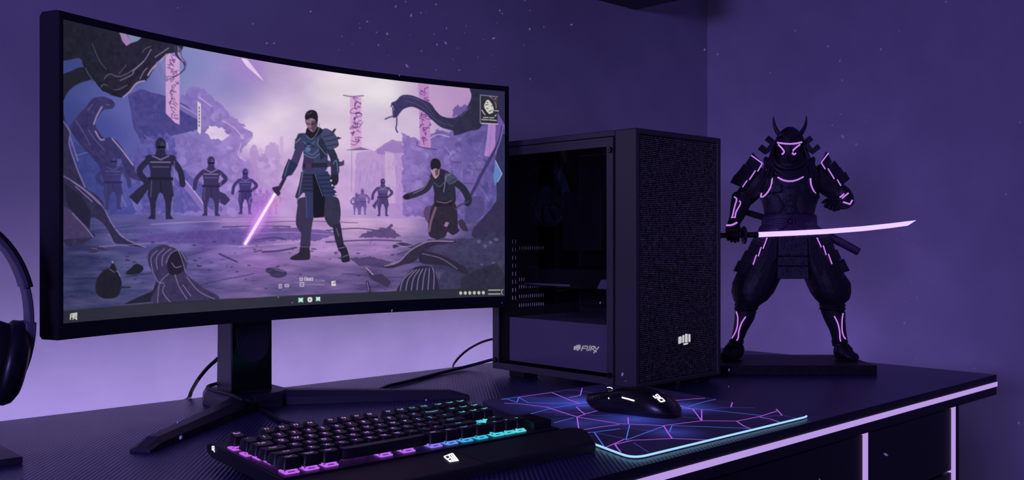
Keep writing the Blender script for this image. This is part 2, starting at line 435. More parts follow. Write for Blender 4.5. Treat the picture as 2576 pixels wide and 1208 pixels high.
# rear panel with perforated slot covers: strips left standing between the punched holes
yr = y1-0.0015
xa = UY(1306, 700, yr-0.001).x; xb = UY(1371, 700, yr-0.001).x; xl = UY(1286, 700, yr-0.001).x; xl2 = UY(1302, 700, yr-0.001).x
rows = [UY(1340, q, yr).z for q in (624, 702, 720, 744, 766)]
hh = 0.0030
edges = []
for zz in sorted(rows): edges += [zz-hh, zz+hh]
b = MB()
zlo, zhi = z0+0.010, z1-0.010
def cell(xa_, xb_, za_, zb_):
    if xb_-xa_ > 1e-5 and zb_-za_ > 1e-5: b.box((xa_, yr-0.001, za_), (xb_, yr, zb_))
lev = [zlo]+edges+[zhi]
for i in range(len(lev)-1):
    za_, zb_ = lev[i], lev[i+1]
    if i % 2 == 0: cell(xl2, x1-0.003, za_, zb_)
    else:
        cell(xl2, xa, za_, zb_); cell(xb, x1-0.003, za_, zb_)
        n = 12; st = (xb-xa)/n
        for k in range(n): cell(xa+k*st+st*0.45, xa+(k+1)*st, za_, zb_)
cell(x0, xl, zlo, zhi)
zc0, zc1 = UY(1294, 765, yr).z, UY(1294, 603, yr).z
cell(xl, xl2, zlo, zc0); cell(xl, xl2, zc1, zhi)
m_ = (xl+xl2)/2; n = 8; st = (zc1-zc0)/n
for k in range(n):
    za_ = zc0+k*st; hz = st*0.52
    cell(xl, xl2, za_, za_+hz)
    cell(xl, xl+0.0028, za_+hz, za_+st); cell(xl+0.0058, xl+0.0105, za_+hz, za_+st); cell(xl+0.0132, xl2, za_+hz, za_+st)
b.build('rear_panel', MATS['board_black'], case)
# lit fist emblem on the mesh (four knuckles and a thumb) and the lettering on the shroud
def emblem(b, to3, off):
    def rr(x0_, y0_, x1_, y1_, sk=0):
        c = 12
        pts = [(x0_, y0_+c+sk), (x0_+c, y0_+sk*.7), (x1_-c, y0_), (x1_, y0_+c), (x1_, y1_-c), (x1_-c, y1_), (x0_+c, y1_+sk), (x0_, y1_-c+sk)]
        b.prism([to3(*q) for q in pts], off)
    rr(652, 350, 712, 482, 14); rr(726, 324, 763, 470, 6); rr(777, 300, 827, 464, 4); rr(841, 306, 880, 458, 0)
    b.prism([to3(*q) for q in ((750, 488), (770, 480), (832, 470), (842, 480), (820, 503), (765, 517), (748, 508))], off)
b = MB(); d0 = UY(1721, 854, y0)
def to_front(px_, py_):
    return UY(1620+px_/7.55, 800+py_/7.55, y0+0.0028)
emblem(b, to_front, (0, -0.0004, 0))
b.build('fist_emblem', MATS['soft_white'], case, label='lit pale grey fist emblem')
b = MB(); xs_ = x0+0.0098
def to_shroud(px_, py_): return UX(1420+px_/12.08, 850+py_/12.08, xs_)
emblem(b, lambda px_, py_: to_shroud(290+(px_-655)*0.87, 210+(py_-300)*0.84), (-0.0006, 0, 0))
for st_ in ([(510,395),(565,255),(690,255)], [(540,325),(640,322)], [(722,258),(678,340),(690,385),(745,375),(790,235)],
            [(790,395),(835,262),(905,258),(915,285),(895,318),(832,332),(905,385),(978,435)], [(925,262),(950,335)], [(1050,275),(885,465)]):
    b.ribbon([to_shroud(*q) for q in st_], 0.0014, V((-1,0,0)), 0.0006)
b.build('lettering', MATS['soft_white'], shroud, label='pale fist emblem and FURY lettering')

# ================================================================ CABLES
def cable(name, pts, r, label):
    o = MB().tube(smooth_path(pts, 8), r, 10).build(name, MATS['cable_rubber'], None, smooth=60)
    recenter(o); return tag(o, label, 'cable')
ze = DESK+0.0032
cable('power_cable', [(0.715, 1.372, 0.94), (0.705, 1.382, 0.90), UY(556, 890, 1.40), UY(547, 903, 1.405), UY(522, 926, 1.42), UY(500, 953, 1.44), UY(483, 982, 1.452), UY(474, 1003, 1.456), (0.669, 1.482, 0.735), (0.668, 1.510, 0.70), (0.668, 1.512, 0.55)], 0.0030,
      'thin black cable dropping behind the monitor stand to the rear desk edge')
p1 = V((x0+0.014, y1+0.0015, UY(1237, 850, y1+0.01).z))
cable('thin_cable', [p1, UY(1215, 860, 1.34), UY(1180, 878, 1.39), UY(1155, 899, 1.425), UY(1141, 918, 1.4485), UY(1138, 930, 1.462), (1.222, 1.492, 0.722), (1.224, 1.512, 0.69), (1.224, 1.512, 0.58)], 0.0022,
      'thin black cable curving from the case rear down over the desk edge')
cable('thick_cable', [(x0+0.030, y1+0.0015, DESK+0.028), UY(1239, 905, y1+0.03), UZ(1180, 921, ze+.003), UZ(1100, 941, ze), UZ(1030, 959, ze), UZ(975, 972, ze), UZ(940, 984, ze), (0.87, 1.325, ze), (0.80, 1.36, ze)], 0.0030,
      'black cable lying across the desk between computer case and monitor foot')
# ================================================================ MOUSE MAT
MZ = DESK+0.003
cor = [V((0.842, 0.689, 0)), V((1.232, 0.685, 0)), V((1.278, 1.075, 0)), V((0.972, 1.100, 0))]
def rounded(cs, r, n=6):
    out = []
    for i in range(len(cs)):
        p, a, c = cs[i], cs[i-1], cs[(i+1) % len(cs)]
        da = (a-p).normalized(); dc = (c-p).normalized()
        for k in range(n+1):
            t = k/n
            out.append((p+da*r)*(1-t)**2+p*2*t*(1-t)+(p+dc*r)*t*t)
    return out
mat_ = thing('mouse_mat', 'glowing mouse mat with violet and blue crack pattern under the mouse', 'mouse mat', (1.08, 0.89, DESK))
out = rounded(cor, 0.024)
def mat_mat():
    m = pbr('mat_print', (0.016, 0.012, 0.040), 0.55)
    nt = m.node_tree; b = nt.nodes['Principled BSDF']; L = nt.links.new
    tc = nt.nodes.new('ShaderNodeTexCoord'); acc = None
    def M(op, a, bb=None):
        n = nt.nodes.new('ShaderNodeMath'); n.operation = op
        for i, v in enumerate((a, bb)):
            if v is None: continue
            if isinstance(v, (int, float)): n.inputs[i].default_value = v
            else: L(v, n.inputs[i])
        return n.outputs[0]
    def spot(px, py, r, amt):
        nonlocal acc
        p = UZ(px, py, MZ)-V((1.08, 0.89, DESK))
        d = nt.nodes.new('ShaderNodeVectorMath'); d.operation = 'DISTANCE'
        L(tc.outputs['Object'], d.inputs[0]); d.inputs[1].default_value = p
        v = M('POWER', M('MAXIMUM', M('SUBTRACT', 1.0, M('DIVIDE', d.outputs['Value'], r)), 0.0), 1.7)
        v = M('MULTIPLY', v, amt); acc = v if acc is None else M('ADD', acc, v)
    spot(1475, 1012, 0.085, 1.0); spot(1600, 1055, 0.075, 0.8); spot(1712, 1025, 0.075, 0.9); spot(1690, 1088, 0.055, 0.55)
    spot(1465, 1065, 0.07, 0.35); spot(1380, 1022, 0.09, 0.35); spot(1340, 1005, 0.06, 0.2)
    mx = nt.nodes.new('ShaderNodeMix'); mx.data_type = 'RGBA'
    mx.inputs[6].default_value = (*lin((22, 17, 52)), 1); mx.inputs[7].default_value = (*lin((76, 84, 206)), 1)
    L(M('MINIMUM', acc, 1.0), mx.inputs[0]); L(mx.outputs[2], b.inputs['Emission Color']); b.inputs['Emission Strength'].default_value = 0.8
    return m
sheet = MB().prism([p+UP*(DESK+0.0002) for p in out], (0, 0, 0.0028))
PUR = [[(205,155),(465,118)], [(465,118),(600,175),(690,205)], [(705,85),(692,140),(600,160)], [(90,203),(210,207),(430,235),(665,312)], [(660,232),(690,262),(725,288)],
 [(665,312),(725,290),(825,262)], [(665,312),(680,418)], [(640,420),(680,418),(850,390),(1000,372)], [(665,312),(1000,365),(1350,380),(1650,342),(1925,345),(2110,308),(2245,265)],
 [(1068,318),(1070,365)], [(885,555),(1040,488)], [(965,528),(985,560),(1010,588)], [(965,528),(1100,497),(1415,482),(1690,492)], [(1350,382),(1385,440),(1415,480)],
 [(1650,342),(1580,250)], [(1650,342),(1650,255)], [(1380,200),(1545,242),(1590,255)], [(1360,188),(1400,185),(1675,162)], [(1880,235),(1892,197)], [(2240,250),(2285,300)],
 [(1925,345),(1985,385),(2038,405)], [(2110,315),(2190,328),(2265,352)]]
BLU = [[(65,172),(205,155)], [(65,172),(120,172),(190,197)], [(205,155),(190,197)], [(205,158),(280,200),(690,205),(830,188)], [(295,288),(455,245),(690,205)], [(660,225),(830,222)],
 [(485,357),(640,318)], [(1080,375),(1052,492)], [(1052,495),(1200,440),(1350,385)], [(800,432),(885,555)], [(1415,380),(1395,430)], [(1415,380),(2020,402)],
 [(1400,240),(1650,250),(2120,300)], [(1545,230),(1640,200),(1760,172)], [(680,440),(800,432),(1000,405)]]
FNT = [[(465,118),(620,95),(860,132)], [(225,160),(590,162)], [(1690,250),(1880,235),(2070,240)], [(2115,312),(2285,300),(2390,318)], [(680,446),(1080,400),(1270,425)], [(805,435),(1045,485)],
 [(734,507),(880,545)], [(1110,515),(1230,590)], [(485,297),(940,300)], [(400,270),(560,285),(760,275)], [(1500,312),(1640,325)], [(440,250),(620,300)]]
def lines(mi, L_, w, dz):
    for pl in L_: sheet.ribbon([UZ(1240+x/3.1415, 950+y/3.1415, MZ+dz) for x, y in pl], w, UP, 0.00012, mi)
lines(1, FNT, 0.0013, 0.00005)
lines(2, BLU, 0.0014, 0.00018)
lines(3, PUR, 0.0017, 0.00031)
sheet.build('mat_sheet', [mat_mat(), MATS['mat_faint'], MATS['mat_blue'], MATS['mat_purple']], mat_)
b = MB()
fr = [p for p in out]
nC = 7
path = [cor[0]*0.77+cor[3]*0.23]+fr[0:nC]+fr[nC:nC+3]
b.tube([p+UP*(DESK+0.0026) for p in path], 0.0013, 10)
b.build('light_edge', MATS['mat_led'], mat_, smooth=60, label='pale cyan glowing edge')

# ================================================================ MOUSE
mz = MZ
mouse = thing('gaming_mouse', 'black gaming mouse with white light bar resting on the glowing mat', 'mouse', (1.056, 0.861, mz), math.radians(15))
MW = WM[mouse.name]
# rings along its length (local +y points to the nose): y, half width, left bulge, height, belly
prof = [(-0.066, .012, .008), (-0.063, .021, .015), (-0.055, .0275, .0235), (-0.042, .0318, .0315), (-0.025, .0325, .0372), (-0.008, .0305, .0395), (0.010, .0285, .0385),
        (0.026, .0278, .0352), (0.040, .0288, .0312), (0.052, .0288, .0275), (0.061, .0270, .0245), (0.066, .0235, .0225)]
rs = []
for (y, hw, h) in prof:
    ring = []
    N = 28
    for j in range(N):
        a = -math.pi/2+2*math.pi*j/N
        ca, sa = math.cos(a), math.sin(a)
        ex = 0.62
        X = hw*math.copysign(abs(ca)**ex, ca)
        if sa >= 0: Z = 0.0085+(h-0.0085)*abs(sa)**0.80
        else: Z = 0.0085-0.0080*abs(sa)**0.45
        tuck = 1-0.16*max(0, (0.0085-Z)/0.008)-0.10*max(0, 1-abs(Z-0.012)/0.010)*(1 if y > -0.02 else 0.3)
        lift = 0.0100*max(0, (y-0.048)/0.018)
        ring.append(MW @ V((X*tuck, y+(0.006*(Z/0.03) if y > 0.05 else 0), max(0.0006, Z)+lift*(1 if Z < 0.009 else 0.2))))
    rs.append(ring)
shell = MB().rings(rs).build('shell', pbr('mouse_shell', (0.009, 0.008, 0.012), 0.33, coat=0.15), mouse, smooth=50, sub=1)
dg_ = bpy.context.evaluated_depsgraph_get(); ev_ = shell.evaluated_get(dg_); em_ = ev_.to_mesh()
bvh = BVHTree.FromPolygons([V(v.co) for v in em_.vertices], [list(p.vertices) for p in em_.polygons])
ev_.to_mesh_clear()
def drape_px(pts, lift):                # lay strokes over the shell where they are seen
    out_, nrm = [], []
    inv = MW.inverted(); eye = inv @ EYE
    for px_, py_ in pts:
        d = (inv @ U(px_, py_, 1.3))-eye; d.normalize()
        loc, nn, _, _ = bvh.ray_cast(eye, d)
        if loc is None: continue
        out_.append(MW @ (loc+nn*lift)); nrm.append((MW.to_3x3() @ nn).normalized())
    return out_, nrm
def cm(x, y): return (1470+x/9.908, 960+y/9.908)
def dens(pts, n=6):
    o_ = []
    for (a, c) in zip(pts[:-1], pts[1:]):
        for k in range(n): o_.append((a[0]+(c[0]-a[0])*k/n, a[1]+(c[1]-a[1])*k/n))
    return o_+[pts[-1]]
def draped(name, strokes, w, m, lift=0.0004, thick=0.0005, lab=None):
    b = MB()
    for s_ in strokes:
        pp, nn = drape_px([cm(*q) for q in dens(s_)], lift)
        if len(pp) > 1: b.ribbon(pp, w, nn, thick)
    if b.v: return b.build(name, m, mouse, label=lab)
draped('light_bar', [[(940,400),(1100,440),(1250,485)]], 0.0021, MATS['white_led'], lab='white glowing bar')
draped('logo', [[(1712,365),(1770,420),(1890,395),(1815,325),(1770,360),(1840,405)], [(1822,445),(1905,515),(2000,490),(1930,420),(1822,445)]], 0.0017, MATS['white_led'], 0.0004, lab='white glowing square glyphs')
draped('indicator_light', [[(606,402),(618,440)]], 0.0012, MATS['white_led'], lab='tiny white light')
draped('side_button', [[(250,440),(450,380),(590,362)], [(640,362),(760,350),(900,352)]], 0.0050, MATS['black_gloss'], 0.0002, 0.0014)
def on_shell(x, y, lift=0.0):
    loc, nn, _, _ = bvh.ray_cast(V((x, y, 0.1)), V((0, 0, -1)))
    return (MW @ (loc+nn*lift)), (MW.to_3x3() @ nn).normalized()
pp = [on_shell(0, 0.058-0.006*k, 0.0001) for k in range(9)]
MB().ribbon([p[0] for p in pp], 0.0012, [p[1] for p in pp], 0.0004).build('button_seam', MATS['black_matt'], mouse)
c_, n_ = on_shell(0, 0.038)
ax = MW.to_3x3() @ V((1, 0, 0))
wheel = MB().lathe(c_-ax*0.0035-UP*0.0060, ax, [(0, .0085), (.001, .0095), (.006, .0095), (.007, .0085)], 24).build('scroll_wheel', MATS['black_matt'], mouse, smooth=40)
fy_ = MW.to_3x3() @ V((0, 1, 0))
for s_ in (-1,):
    MB().tube([c_+ax*(s_*0.0036)-UP*0.0060+fy_*(0.0098*math.cos(a))+UP*(0.0098*math.sin(a)) for a in [math.radians(68+52*k/16) for k in range(17)]], 0.0006, 6).build('wheel_light', MATS['white_led'], wheel, label='white glowing wheel rim')

# ================================================================ HEADSET ON ITS STAND
hs = thing('headset_stand', 'flat black headset stand base plate at the left edge', 'stand', (0.255, 1.205, DESK))
MB().box((0.17, 1.150, DESK), (0.337, 1.262, DESK+0.008)).build('base_plate', MATS['dark_metal'], hs, bevel=0.0012)
MB().box((0.236, 1.196, DESK+0.008), (0.254, 1.216, 1.018)).build('post', MATS['dark_metal'], hs, bevel=0.002)
ph = math.radians(36)
AX = (RT*math.cos(ph)+FW*math.sin(ph)).normalized(); WX = (-RT*math.sin(ph)+FW*math.cos(ph)).normalized()
HC = V((0.245, 1.206, 0))+RT*0.007                      # middle of the headband
MB().obox(V((HC.x, HC.y, 1.0205)), AX, WX, UP, 0.032, 0.020, 0.0035).build('cradle', MATS['dark_metal'], hs, bevel=0.001)
head = thing('headset', 'black over-ear headset hanging at the left edge beside the monitor', 'headset', (HC.x, HC.y, 1.025))
def hp(a, w, z): return V((HC.x, HC.y, 0))+AX*a+WX*w+UP*z
def arc(ang, ra=0.101, rz_=0.118, zc_=0.908):        # headband curve: angle from top
    return (math.copysign(ra*abs(math.sin(ang))**0.82, ang), zc_+rz_*math.cos(ang))
def band(name, a0, a1, w, th, off, m, n=26):
    b = MB(); rs = []
    for k in range(n+1):
        an = a0+(a1-a0)*k/n
        a, z = arc(an); a2, z2 = arc(an+0.01)
        t = V((a2-a, z2-z)).normalized(); nr = V((-t.y, t.x))     # outward
        if nr.y*math.cos(an)+nr.x*math.sin(an) < 0: nr = -nr
        p0 = (a+nr.x*off, z+nr.y*off); p1 = (a+nr.x*(off+th), z+nr.y*(off+th))
        rs.append([hp(p0[0], -w/2, p0[1]), hp(p0[0], w/2, p0[1]), hp(p1[0], w/2, p1[1]), hp(p1[0], -w/2, p1[1])])
    b.rings(rs); return b.build(name, m, head, smooth=50, bevel=0.0012)
EA = math.radians(72)
band('headband', -EA, EA, 0.044, 0.006, 0.0, MATS['graphite'])
band('headband_cover', -EA, EA, 0.045, 0.0035, 0.0062, MATS['black_satin'])
for s in (1, -1):
    sl = band('slider', s*(EA-0.03), s*math.radians(93), 0.036, 0.006, 0.001, MATS['graphite'], 8)
    yk = band('yoke', s*math.radians(91), s*math.radians(118), 0.040, 0.011, -0.002, MATS['graphite'], 8)
    a_, z_ = s*0.078, 0.858
    # ear cup: rounded shell outside, cushion inside; axis tilted so the top leans out
    axs = (AX*s+UP*(-0.22 if s > 0 else -0.22)).normalized()
    uu = (UP-axs*UP.dot(axs)).normalized(); ww = axs.cross(uu)
    c = hp(a_, 0, z_)
    def oval(h, r1, r2, n=36):
        return [c+axs*h+uu*(math.cos(2*math.pi*j/n)*r1*(1+0.06*math.cos(2*math.pi*j/n)))+ww*(math.sin(2*math.pi*j/n)*r2) for j in range(n)]
    MB().rings([oval(-0.004, .044, .036), oval(0.000, .0485, .0405), oval(0.009, .0490, .0410), oval(0.016, .045, .037), oval(0.021, .036, .029), oval(0.023, .020, .016)]).build('ear_cup', MATS['black_satin'], head, smooth=50)
    MB().rings([oval(-0.024, .024, .018), oval(-0.0285, .033, .026), oval(-0.026, .042, .035), oval(-0.016, .046, .039), oval(-0.0045, .044, .036)]).build('ear_cushion', MATS['black_matt'], head, smooth=60)
    b = MB(); n = 16; pts = []; nr = []
    for k in range(n+1):
        an = math.radians(35)+math.radians(110)*k/n
        q = an if s < 0 else -an
        rad = uu*math.cos(q)*.0488+ww*math.sin(q)*.0408
        pts.append(c+axs*0.0065+rad*1.012+uu*(math.cos(q)*.0488*0.06*math.cos(q))); nr.append(rad.normalized())
    b.ribbon(pts, 0.0040, nr, 0.0006); b.build('trim_strip', MATS['graphite'], head)
# ================================================================ KEYBOARD
kb = thing('keyboard', 'black backlit mechanical keyboard with violet to cyan keys in front of monitor', 'keyboard', (0.667, 0.900, DESK))
KX0, KX1, KY0, KY1 = 0.4790, 0.860, 0.824, 0.994
ZF, ZR = DESK+0.0165, DESK+0.0255
def kz(y): return ZF+(ZR-ZF)*(y-KY0)/(KY1-KY0)
SL = (ZR-ZF)/(KY1-KY0)
kn = V((0, -SL, 1)).normalized(); ky = V((0, 1, SL)).normalized(); kx = V((1, 0, 0))
# lower body: wedge with chamfered under-edge at the left end
sec = [(KY0, -0.0135), (KY0, 0.0), (KY1-0.004, 0.0), (KY1, -0.003), (KY1, -0.0105), (KY1-0.012, -0.0145)]
rs = []
for x, sh in ((KX0, 0.0), (KX0+0.0015, 0.0007), (KX1-0.0015, 0.0007), (KX1, 0.0)):
    rs.append([V((x, y, kz(y)+dz+(-0.0007+sh if dz == 0 else 0.0007-sh))) for y, dz in sec])
b = MB().rings(rs)
b.box((KX0+0.03, KY0+0.004, DESK+0.0002), (KX1-0.03, KY0+0.030, DESK+0.006))
body = b.build('case_body', MATS['black_plastic'], kb)
def plate_mat():
    m = pbr('plate_metal', (0.055, 0.050, 0.085), 0.42, 0.3)
    return m
b = MB(); hx = (KX1-KX0-0.006)/2
for q in (0,):
    b.add([V((KX0+0.003, KY0+0.001, kz(KY0+0.001)+0.0006)), V((KX1-0.003, KY0+0.001, kz(KY0+0.001)+0.0006)), V((KX1-0.003, 0.972, kz(0.972)+0.0006)), V((KX0+0.003, 0.972, kz(0.972)+0.0006)),
           V((KX0+0.003, KY0+0.001, kz(KY0+0.001)-0.001)), V((KX1-0.003, KY0+0.001, kz(KY0+0.001)-0.001)), V((KX1-0.003, 0.972, kz(0.972)-0.001)), V((KX0+0.003, 0.972, kz(0.972)-0.001))],
          [(0,1,2,3),(7,6,5,4),(0,4,5,1),(1,5,6,2),(2,6,7,3),(3,7,4,0)])
b.build('key_plate', plate_mat(), kb)
for x in (KX0+0.03, KX1-0.07):
    MB().box((x, KY1-0.030, DESK), (x+0.04, KY1-0.014, kz(KY1-0.022)-0.0125)).build('flip_foot', MATS['black_matt'], kb)
def key_light(x):
    t = (x-0.47)/(0.86-0.47)
    stops = [(0.0, (192, 98, 240)), (0.40, (186, 104, 244)), (0.55, (140, 120, 248)), (0.64, (70, 165, 235)), (0.75, (58, 200, 228)), (0.90, (120, 238, 235)), (1.0, (150, 245, 240))]
    for (a, ca), (b_, cb) in zip(stops[:-1], stops[1:]):
        if t <= b_: 
            k = max(0, (t-a)/(b_-a)); return tuple(ca[i]+(cb[i]-ca[i])*k for i in range(3))
    return stops[-1][1]
KM = {}
def kmat(x, kind):
    q = max(0, min(15, int((x-0.47)/0.39*16)))
    if (q, kind) not in KM:
        c = key_light(0.47+0.39*(q+0.5)/16)
        if kind == 'legend': c = tuple(min(255, v*0.80+60) for v in c)
        KM[(q, kind)] = glow('key_%s_light_%d' % (kind, q), c, 1.35 if kind == 'legend' else 1.0)
    return KM[(q, kind)]
u = 0.0180
rows = [
 (0, [('Esc',1),(None,1),('F1',1),('F2',1),('F3',1),('F4',1),(None,.5),('F5',1),('F6',1),('F7',1),('F8',1),(None,.5),('F9',1),('F10',1),('F11',1),('F12',1),(None,.25),('PrtSc',1),('ScrLk',1),('Pause',1)]),
 (1, [('`',1)]+[(c,1) for c in '1234567890-=']+[('Backspace',2),(None,.25),('Ins',1),('Home',1),('PgUp',1)]),
 (2, [('Tab',1.5)]+[(c,1) for c in 'QWERTYUIOP[]']+[('\\',1.5),(None,.25),('Del',1),('End',1),('PgDn',1)]),
 (3, [('Caps',1.75)]+[(c,1) for c in "ASDFGHJKL;'"]+[('Enter',2.25)]),
 (4, [('Shift',2.25)]+[(c,1) for c in 'ZXCVBNM,./']+[('Shift',2.75),(None,1.25),('^',1)]),
 (5, [('Ctrl',1.25),('Win',1.25),('Alt',1.25),('',6.25),('Alt',1.25),('Fn',1.25),('Menu',1.25),('Ctrl',1.25),(None,.25),('<',1),('v',1),('>',1)])]
pitch = 0.0203
yf = 0.8415
yrow = {5: yf, 4: yf+pitch, 3: yf+2*pitch, 2: yf+3*pitch, 1: yf+4*pitch, 0: yf+5*pitch+0.008}
KL = KX0+0.0055
TX = {}
for r, items in rows:
    x = KL; y = yrow[r]
    lean = {0: 0.16, 1: 0.10, 2: 0.03, 3: -0.02, 4: -0.07, 5: -0.10}[r]
    tall = {0: 0.0105, 1: 0.0105, 2: 0.0098, 3: 0.0094, 4: 0.0094, 5: 0.0100}[r]
    for txt, w in items:
        W = w*u
        if txt is None: x += W; continue
        cx = x+W/2; x += W
        c = V((cx, y, kz(y)+0.0006))
        hw = W/2-0.0006; hd = pitch/2-0.0005
        tw = hw-0.0027; td = hd-0.0024
        zb, ztp = 0.0052, 0.0052+tall
        tn = (kn+ky*(-lean)).normalized()               # sculpted top leans toward the typist
        rs = []
        for (sx, sy, zz, dish) in ((hw, hd, zb, 0), (hw*0.985, hd*0.985, zb+0.0015, 0), (tw+0.0006, td+0.0006, ztp-0.0008, 0), (tw, td, ztp, 0)):
            ring = []
            for j in range(16):
                a = 2*math.pi*(j+0.5)/16; ca, sa = math.cos(a), math.sin(a)
                e = 0.30
                X = sx*math.copysign(abs(ca)**e, ca); Y = sy*math.copysign(abs(sa)**e, sa)
                Z = zz
                if zz > zb+0.003: Z += lean*Y*1.0+(0.0010*(abs(X)/tw)**2 if txt != '' else -0.0012*(abs(Y)/td)**2+0.0006)
                ring.append(c+kx*X+ky*Y+kn*Z)
            rs.append(ring)
        mb = MB().rings(rs[:], cap=False)
        top = rs[-1]; cen = c+kn*(ztp+(0.0 if txt != '' else 0.0006))
        base = len(mb.v)
        mb.v.append(cen)
        off = (len(rs)-1)*16
        for j in range(16): mb.f.append([off+j, off+(j+1) % 16, base]); mb.m.append(0)
        mb.f.append(list(range(16))[::-1]); mb.m.append(0)
        key = mb.build('key', MATS['key_plastic'], kb, smooth=42)
        # glowing legend
        if txt:
            size = 0.0076 if len(txt) == 1 else (0.0058 if len(txt) < 4 else 0.0044)
            if txt not in TX: TX[txt] = text_mesh(txt, size)
            vs, fs = TX[txt]
            ctr = c+kn*(ztp+0.0003)
            n2 = (kn-ky*lean).normalized(); y2 = (ky+kn*lean).normalized()
            yo = 0.0016 if r < 5 else 0.001
            MB().add([ctr+kx*v.x+y2*(v.y+yo)+n2*(0.0002+0.0010*(v.x/tw)**2) for v in vs], fs).build('legend', kmat(cx, 'legend'), key)
        # lit switch housing under the cap
        for dx in ((0,) if w < 2 else ((0,) if w < 6 else (0, 0.03))):
            sb = MB(); s0 = c+kx*dx-ky*0.001
            h = 0.0072
            for (ox, oy, ax_, ay_) in ((0, -h, h, 0.0008), (0, h, h, 0.0008), (-h, 0, 0.0008, h), (h, 0, 0.0008, h)):
                sb.obox(s0+kx*ox+ky*oy+kn*0.0010, kx, ky, kn, ax_, ay_, 0.0006)
            sb.obox(s0+kx*0.0008+kn*0.0026, kx, ky, kn, 0.0036, 0.0040, 0.0007)
            for ox, oy, hh_ in ((-0.0052, -0.0045, 0.0017), (0.0060, -0.0035, 0.0022), (-0.0058, 0.003, 0.0015), (0.0052, 0.004, 0.0015)):
                sb.obox(s0+kx*ox+ky*oy+kn*(0.0010+hh_/2), kx, ky, kn, 0.0010, 0.0016, hh_/2)
            sb.build('switch', kmat(cx, 'switch'), key)
# side emblem on the left end
b = MB()
def side(px_, py_): return UX(500+px_/5.152, 980+py_/5.152, KX0-0.0002)
b.ribbon([side(*q) for q in ((178,755),(205,752),(203,800),(178,798),(178,755))], 0.0013, V((-1,0,0)), 0.0004)
b.ribbon([side(*q) for q in ((182,778),(202,776))], 0.0010, V((-1,0,0)), 0.0004)
b.ribbon([side(*q) for q in ((200,802),(210,826))], 0.0010, V((-1,0,0)), 0.0004)
b.build('side_emblem', MATS['white_led'], kb, label='small white glyph')
# raised media block at the right rear
MB().obox(V((0.8385, 0.852, kz(0.852)+0.005)), kx, ky, kn, 0.0150, 0.0200, 0.0050).build('media_block', MATS['black_plastic'], kb, bevel=0.001)
# wrist rest
zr = DESK+0.0145
def rest_top(y): return DESK+0.0115+(y-0.748)/(0.8205-0.748)*0.0045
outl = [(0.470, 0.754), (0.850, 0.754), (0.884, 0.802), (0.884, 0.8170), (0.874, 0.8230), (0.470, 0.8230)]
b = MB(); n = len(outl)
xs_seam = 0.684
def inset(d):
    cx_, cy_ = 0.677, 0.787
    return [(x+(d if x < cx_ else -d), y+(d if y < cy_ else -d)) for x, y in outl]
r0 = [V((x, y, DESK+0.0006)) for x, y in outl]; r1 = [V((x, y, rest_top(y)-0.003)) for x, y in outl]
r2 = [V((x, y, rest_top(y)-0.0006)) for x, y in inset(0.0015)]; r3 = [V((x, y, rest_top(y))) for x, y in inset(0.004)]
rest = MB().rings([r0, r1, r2, r3]).build('wrist_rest', MATS['rest_foam'], kb)
MB().box((xs_seam-0.0006, 0.754, rest_top(0.754)-0.001), (xs_seam+0.0006, 0.756, rest_top(0.754)+0.0003)).add(
   [V((xs_seam-0.0007, 0.756, rest_top(0.756)+0.0002)), V((xs_seam+0.0007, 0.756, rest_top(0.756)+0.0002)), V((xs_seam+0.0007, 0.817, rest_top(0.817)+0.0002)), V((xs_seam-0.0007, 0.817, rest_top(0.817)+0.0002))], [(0,1,2,3)]).build('seam', MATS['black_matt'], rest)
rn = V((0, -(0.0045/0.0725), 1)).normalized()
def on_rest(px_, py_): 
    p = UZ(900+px_/4.293, 980+py_/4.293, DESK+0.0135)
    return V((p.x, p.y, rest_top(p.y)+0.0003))
b = MB()
for s_ in ([(955,738),(1040,706)], [(1040,706),(1110,768)], [(1110,768),(1020,782)], [(1030,784),(960,742)], [(1000,722),(1065,775)], [(985,760),(1070,732)], [(1012,775),(1095,752)], [(1022,714),(1090,772)]):
    b.ribbon([on_rest(*q) for q in s_], 0.0016, rn, 0.0004)
b.build('logo', MATS['white_led'], rest, label='white glowing grid emblem')
kb.rotation_euler = (0, 0, math.radians(-1.6))
# keyboard lead
kc = [(0.712, 1.372, DESK+0.034), (0.662, 1.366, DESK+0.0285), (0.651, 1.330, DESK+0.0275), UZ(579, 993, DESK+0.0285), UZ(612, 1008, DESK+0.024), UZ(644, 1023, DESK+0.0052), UZ(697, 1054, DESK+0.0034), UZ(722, 1063, DESK+0.0034), (0.672, 1.06, DESK+0.0036), (0.672, 1.02, DESK+0.008), (0.672, 0.9955, DESK+0.0175)]
cable('keyboard_cable', kc, 0.0027, 'black keyboard cable running over the monitor foot to the keyboard')
# ================================================================ PICTURE SHOWN ON THE SCREEN (own drawing, plain shapes)
S = 1.5; PX0, PY0, PW, PH = 140, 20, 1150, 830
CWd, CHt = int(PW*S), int(PH*S)
rng = np.random.RandomState(7)
def vnoise(scale, octv=4, seed=0, stretch=1.0):
    r = np.random.RandomState(seed); outp = np.zeros((CHt, CWd)); amp = 1.0; tot = 0
    yy, xx = np.mgrid[0:CHt, 0:CWd]
    for o_ in range(octv):
        f = scale/(2**o_)
        gx = xx/(f*stretch); gy = yy/f
        g = r.rand(int(CHt/f)+3, int(CWd/(f*stretch))+3)
        ix = gx.astype(int); iy = gy.astype(int); fx = gx-ix; fy = gy-iy
        fx = fx*fx*(3-2*fx); fy = fy*fy*(3-2*fy)
        outp += amp*((g[iy, ix]*(1-fx)+g[iy, ix+1]*fx)*(1-fy)+(g[iy+1, ix]*(1-fx)+g[iy+1, ix+1]*fx)*fy)
        tot += amp; amp *= 0.5
    return outp/tot
YY, XX = np.mgrid[0:CHt, 0:CWd]
XX = XX/S+PX0; YY = YY/S+PY0
